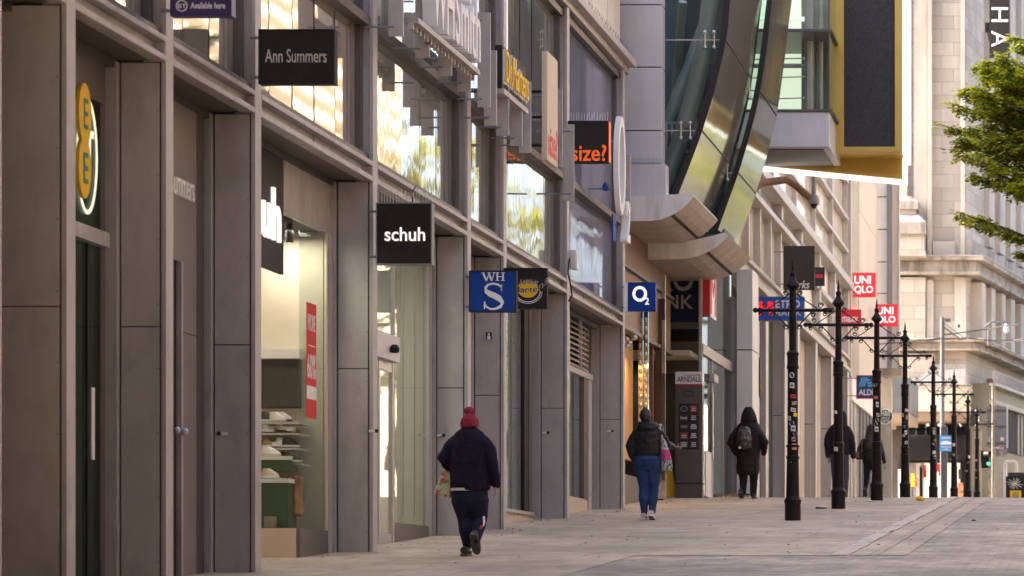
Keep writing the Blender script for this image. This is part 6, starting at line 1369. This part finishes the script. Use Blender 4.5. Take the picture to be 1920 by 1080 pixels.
# figure in a long hooded coat with backpack
f=Fig('person walking away in long black hooded padded coat and dark trousers',1402,936,51.,'skin')
f.head(1404,778,.225); b=f.body
f.limb(b,[(1404,790),(1403,802)],[.055,.06]); f.rings(b,[(1403,802,16,.09),(1403,815,20,.11),(1403,850,20,.13),(1402,872,20,.13)])
f.limb(b,[(1394,868),(1394,900,.0),(1393,928,-.06)],[.085,.055,.036]); f.limb(b,[(1412,868),(1413,900,.03),(1412,928,.06)],[.085,.055,.036])
f.limb(b,[(1388,812),(1373,830),(1382,846,.15)],[.045,.04,.03]); f.limb(b,[(1417,812),(1432,830),(1430,850,.12)],[.045,.04,.03])
f.hand(at(f,1382,846,.15),(.2,.5,-.6),(.9,.2,0),.7); f.hand(at(f,1430,850,.12),(0,.4,-.9),(-.2,1,0),.5); f.done()
g=MB(); f.rings(g,[(1402.5,891,20,.16),(1402.5,886,21.5,.175),(1402.5,870,21.5,.18),(1402.5,855,22,.175),(1403,840,23,.17),(1403,825,24.5,.165),(1403,812,26,.155),(1403,803,24.5,.14),(1404,796,19,.12),(1404,791,14,.11)])
f.limb(g,[(1386,809),(1376,820,-.02),(1370.5,831,-.02),(1379,850,.14)],[.095,.088,.082,.055]); f.limb(g,[(1420,809),(1428,820,-.02),(1434,830,-.02),(1431,850,.12)],[.092,.085,.080,.055])
fuse(g,'long_coat',f.t,'coat',.012,2,.03)
g=MB(); f.rings(g,[(1404.5,793,16.5,.12),(1404.5,787,15.5,.135),(1404,779,13.5,.13),(1404,771,10.5,.11),(1403.5,766,8,.08),(1403.5,763.5,5,.05)]); fuse(g,'hood',f.t,'coat',.010,2,.014)
g=MB(); f.limb(g,[(1393,880),(1394,900,.0),(1393.5,926,-.05)],[.10,.078,.058]); f.limb(g,[(1413,880),(1413,900,.03),(1412,928,.05)],[.10,.078,.062]); fuse(g,'trousers',f.t,'trousers_black',.010,3,.014)
f.shoe(1390.5,935,.02,9); f.shoe(1413,936,.2)
M['camo']=mat('camouflage_pack',(.03,.032,.028),.3,0,.3); spots(M['camo'],(.10,.10,.09),14.,.54,.58); spots(M['camo'],(.006,.006,.006),11.,.55,.58)
t=thing('backpack','shiny dark camouflage backpack worn on the back of the long black coat','backpack',at(f,1399,845,-.2))
g=MB(); f.rings(g,[(1398.5,844,11,.06,-.22),(1398.5,840,14,.09,-.23),(1398.5,828,14,.10,-.24),(1398.5,814,12.5,.09,-.23),(1399,805,10,.07,-.21),(1399,801,6,.04,-.2)]); o=fuse(g,'pack_body',t,'camo',.010,2,.02)
g=MB(); f.rings(g,[(1398.5,840,10,.03,-.33),(1398.5,836,11,.045,-.335),(1398.5,826,11,.045,-.335),(1398.5,822,9,.03,-.33)]); fuse(g,'front_pocket',t,'camo',.009,2)
g=MB(); x,y,z=at(f,1392,842,-.37); g.box(x-.022,x+.022,y,y+.02,z-.02,z+.018,'panel'); x,y,z=at(f,1397,810,-.33); g.box(x-.03,x+.03,y,y+.02,z-.008,z+.008,'galv'); g.build('tag',t)
g=MB()
for px in (1392,1406): g.tube([at(f,px,803,-.15),at(f,px-1,798,-.02),at(f,px,804,.15)],.018,6,'signblack')
g.build('strap',t)

# hooded man behind the second pole
f=Fig('person in dark hooded jacket and faded dark jeans, half hidden by the second pole',1574,930,53.8,'skin')
f.head(1577,780,.22); b=f.body
f.limb(b,[(1575,790),(1575,800)],[.055,.06]); f.rings(b,[(1575,800,16,.09),(1575,812,19,.11),(1575,842,17,.12),(1574,858,17,.12)])
f.limb(b,[(1566,855),(1566,890),(1567,922,-.02)],[.085,.055,.036]); f.limb(b,[(1582,855),(1584,890,.02),(1585,920,-.04)],[.085,.055,.036])
f.limb(b,[(1561,808),(1552,828),(1553,852)],[.045,.04,.028]); f.limb(b,[(1588,808),(1598,828),(1600,854)],[.045,.04,.028])
f.hand(at(f,1554,851),(.15,.05,-1),(.3,1,0),.5); f.hand(at(f,1600,852),(.05,.1,-1),(-.3,1,0),.5); f.done()
g=MB(); f.rings(g,[(1575,850,18,.14),(1575,844,19.5,.145),(1575,830,20,.145),(1575,815,21.5,.14),(1575,804,22.5,.13),(1575,797,18,.115),(1575,791,11,.09)])
f.limb(g,[(1559,805),(1553,816,-.01),(1551.5,830,-.02),(1553,852)],[.078,.078,.07,.055]); f.limb(g,[(1590,805),(1596,816,-.01),(1598.5,830,-.02),(1600,853)],[.078,.078,.07,.055]); fuse(g,'hooded_jacket',f.t,'hoodie',.012,2,.028)
g=MB(); f.rings(g,[(1577.5,797,13,.11,-.03),(1578.5,790,10.5,.12,-.01),(1579,779,9.5,.12),(1579,771,7,.09),(1579,767,3,.04)]); fuse(g,'hood',f.t,'hoodie',.010,2,.012)
g=MB(); f.rings(g,[(1574,862,13,.1),(1574,854,18,.13),(1574,844,17,.12)]); f.limb(g,[(1566,854),(1566,888),(1566.5,922,-.02)],[.098,.076,.058]); f.limb(g,[(1583,854),(1585,888,.02),(1585.5,920,-.04)],[.098,.076,.058]); fuse(g,'jeans',f.t,'jean_dark',.010,3,.014)
f.shoe(1567,931,.14); f.shoe(1586,929,.0,6)

# woman with long hair behind the third pole
f=Fig('person with long brown hair, short black leather jacket and boots behind the third pole',1633,929,58.5,'skin')
f.head(1634,801,.22); b=f.body
f.limb(b,[(1634,812),(1634,822)],[.05,.055]); f.rings(b,[(1634,822,13,.08),(1634,832,16,.1),(1634,855,14,.1),(1633,866,15,.11)])
f.limb(b,[(1627,864),(1626,892,.0),(1624,916,-.08)],[.08,.05,.034]); f.limb(b,[(1641,864),(1640,894,.03),(1639,924,.08)],[.08,.05,.034])
f.limb(b,[(1625,827),(1612,838,.04),(1616,852,.14)],[.04,.036,.026]); f.limb(b,[(1644,827),(1655,845),(1659,866,.02)],[.04,.036,.026])
f.hand(at(f,1616,852,.14),(.2,.6,-.3),(.8,.2,.3),.8); f.hand(at(f,1659,865,.02),(.1,.1,-1),(-.3,1,0),.45); f.done()
g=MB(); f.rings(g,[(1634,858,15.5,.125),(1634,852,15.5,.125),(1634,840,15.5,.12),(1634,828,17.5,.12),(1634,820,16.5,.105),(1634,815,9,.08)])
f.limb(g,[(1620.5,823),(1611.5,838,.03),(1615,851,.13)],[.07,.062,.045]); f.limb(g,[(1648,823),(1654,844),(1658,862,.02)],[.07,.058,.042]); fuse(g,'leather_jacket',f.t,'leather',.011,2,.024)
g=MB(); f.rings(g,[(1633.5,868,12,.1),(1633.5,862,16.5,.125),(1633.5,854,14.5,.115)]); f.limb(g,[(1626.5,862),(1625,890,.02),(1623.5,913,-.08)],[.095,.062,.045]); f.limb(g,[(1641,862),(1640,892,.03),(1639,924,.08)],[.095,.062,.045]); fuse(g,'leggings',f.t,'trousers_black',.010,3,.008)
f.shoe(1623,927,-.02,13); f.shoe(1640,930,.22)
g=MB(); f.rings(g,[(1630,838,5,.03,-.13),(1631,832,9,.05,-.12),(1632,822,10.5,.07,-.09),(1633,812,10.5,.1,-.03),(1634,802,9.8,.115,0),(1634,794,7.5,.09),(1634,789.5,3,.04)]); fuse(g,'long_hair',f.t,'brownhair',.009,2,.014,tex2)
t=thing('shoulder_bag','brown and black shoulder bag on tan strap at the hip of the long haired walker','bag',at(f,1613,858,.1))
g=MB(); f.rings(g,[(1613.5,857,8,.04,.02),(1613,852,9.5,.06,.02),(1612,845,8,.055,.02),(1613,840,6,.04,.02)]); fuse(g,'bag_body',t,'leather',.008,2); g=MB(); f.rings(g,[(1608,854,4,.045,.0),(1607.5,848,4.5,.05,.0),(1608,843,3.5,.04,.0)]); fuse(g,'bag_flap',t,'tanleather',.008,2)
g=MB(); g.tube([at(f,1616,842,-.02),at(f,1616.5,828,-.09),at(f,1619,817,-.03),at(f,1620,820,.08)],.014,6,'tanleather'); g.build('strap',t)

# ------------------------------------------------------------------ litter and leaves on the paving
def bit(name,label,cat,px,py,m,sx,sy,sz,group=None,seed=0):
    Y=6850/(py-801) if py>934 else 54.; r3=random.Random(seed+int(px)); x=Xp(px,Y); z=G(Y); g=MB(); n=9
    g.loft([(x,Y,z-.002,sx*.8,sy*.8),(x+sx*.1,Y,z+sz*.5,sx,sy),(x-sx*.15,Y,z+sz,sx*.55,sy*.5)],n,m)
    g.v=[(a+r3.uniform(-.2,.2)*sx,b_+r3.uniform(-.2,.2)*sy,c+r3.uniform(0,.25)*sz) for a,b_,c in g.v]; return tag(g.build(name,smooth=False),label,cat,group)
bit('banana_skin','yellow scrap lying on the paving near the fourth iron pole','litter',1726,939,'yellow',.10,.08,.07)
bit('crumpled_bottle','crumpled clear and pink plastic bottle lying against the base of the sixth column','litter',1079,958,'shoe_pale',.085,.06,.09)
bit('bottle_wrapper','pale blue crumpled wrapper touching the crumpled bottle by the column','litter',1072,957,'lightblue',.05,.05,.06)
bit('dark_scrap','flat black scrap on the paving between the first and second poles','litter',1539,954,'black',.10,.05,.025)
bit('paper_scrap','white scrap on the paving before the third iron pole','litter',1630,941,'white',.06,.05,.03)
bit('paper_scrap','tiny white scrap between the first two iron poles','litter',1609,967,'white',.02,.02,.015)
bit('dark_clod','small dark clod alone on the road blocks','litter',1826,977,'charcoal',.03,.03,.02)
r3=random.Random(9); g=MB()
for k in range(420):
    Y=r3.uniform(26,54); x=r3.uniform(-8.2,1.5); 
    if r3.random()<.35: x=-8.1+abs(r3.gauss(0,.35))
    s_=r3.uniform(.006,.028); a=r3.uniform(0,3.1); z=G(Y)+.006
    g.add([(x+s_*math.cos(a+q),Y+s_*1.2*math.sin(a+q),z+r3.uniform(0,.012)) for q in (0,1.4,3.2,4.6)],[(0,1,2,3)],r3.choice(('timber','olive','charcoal','bark','tan')))
o=g.build('fallen_leaves',recalc=False); o['kind']='stuff'
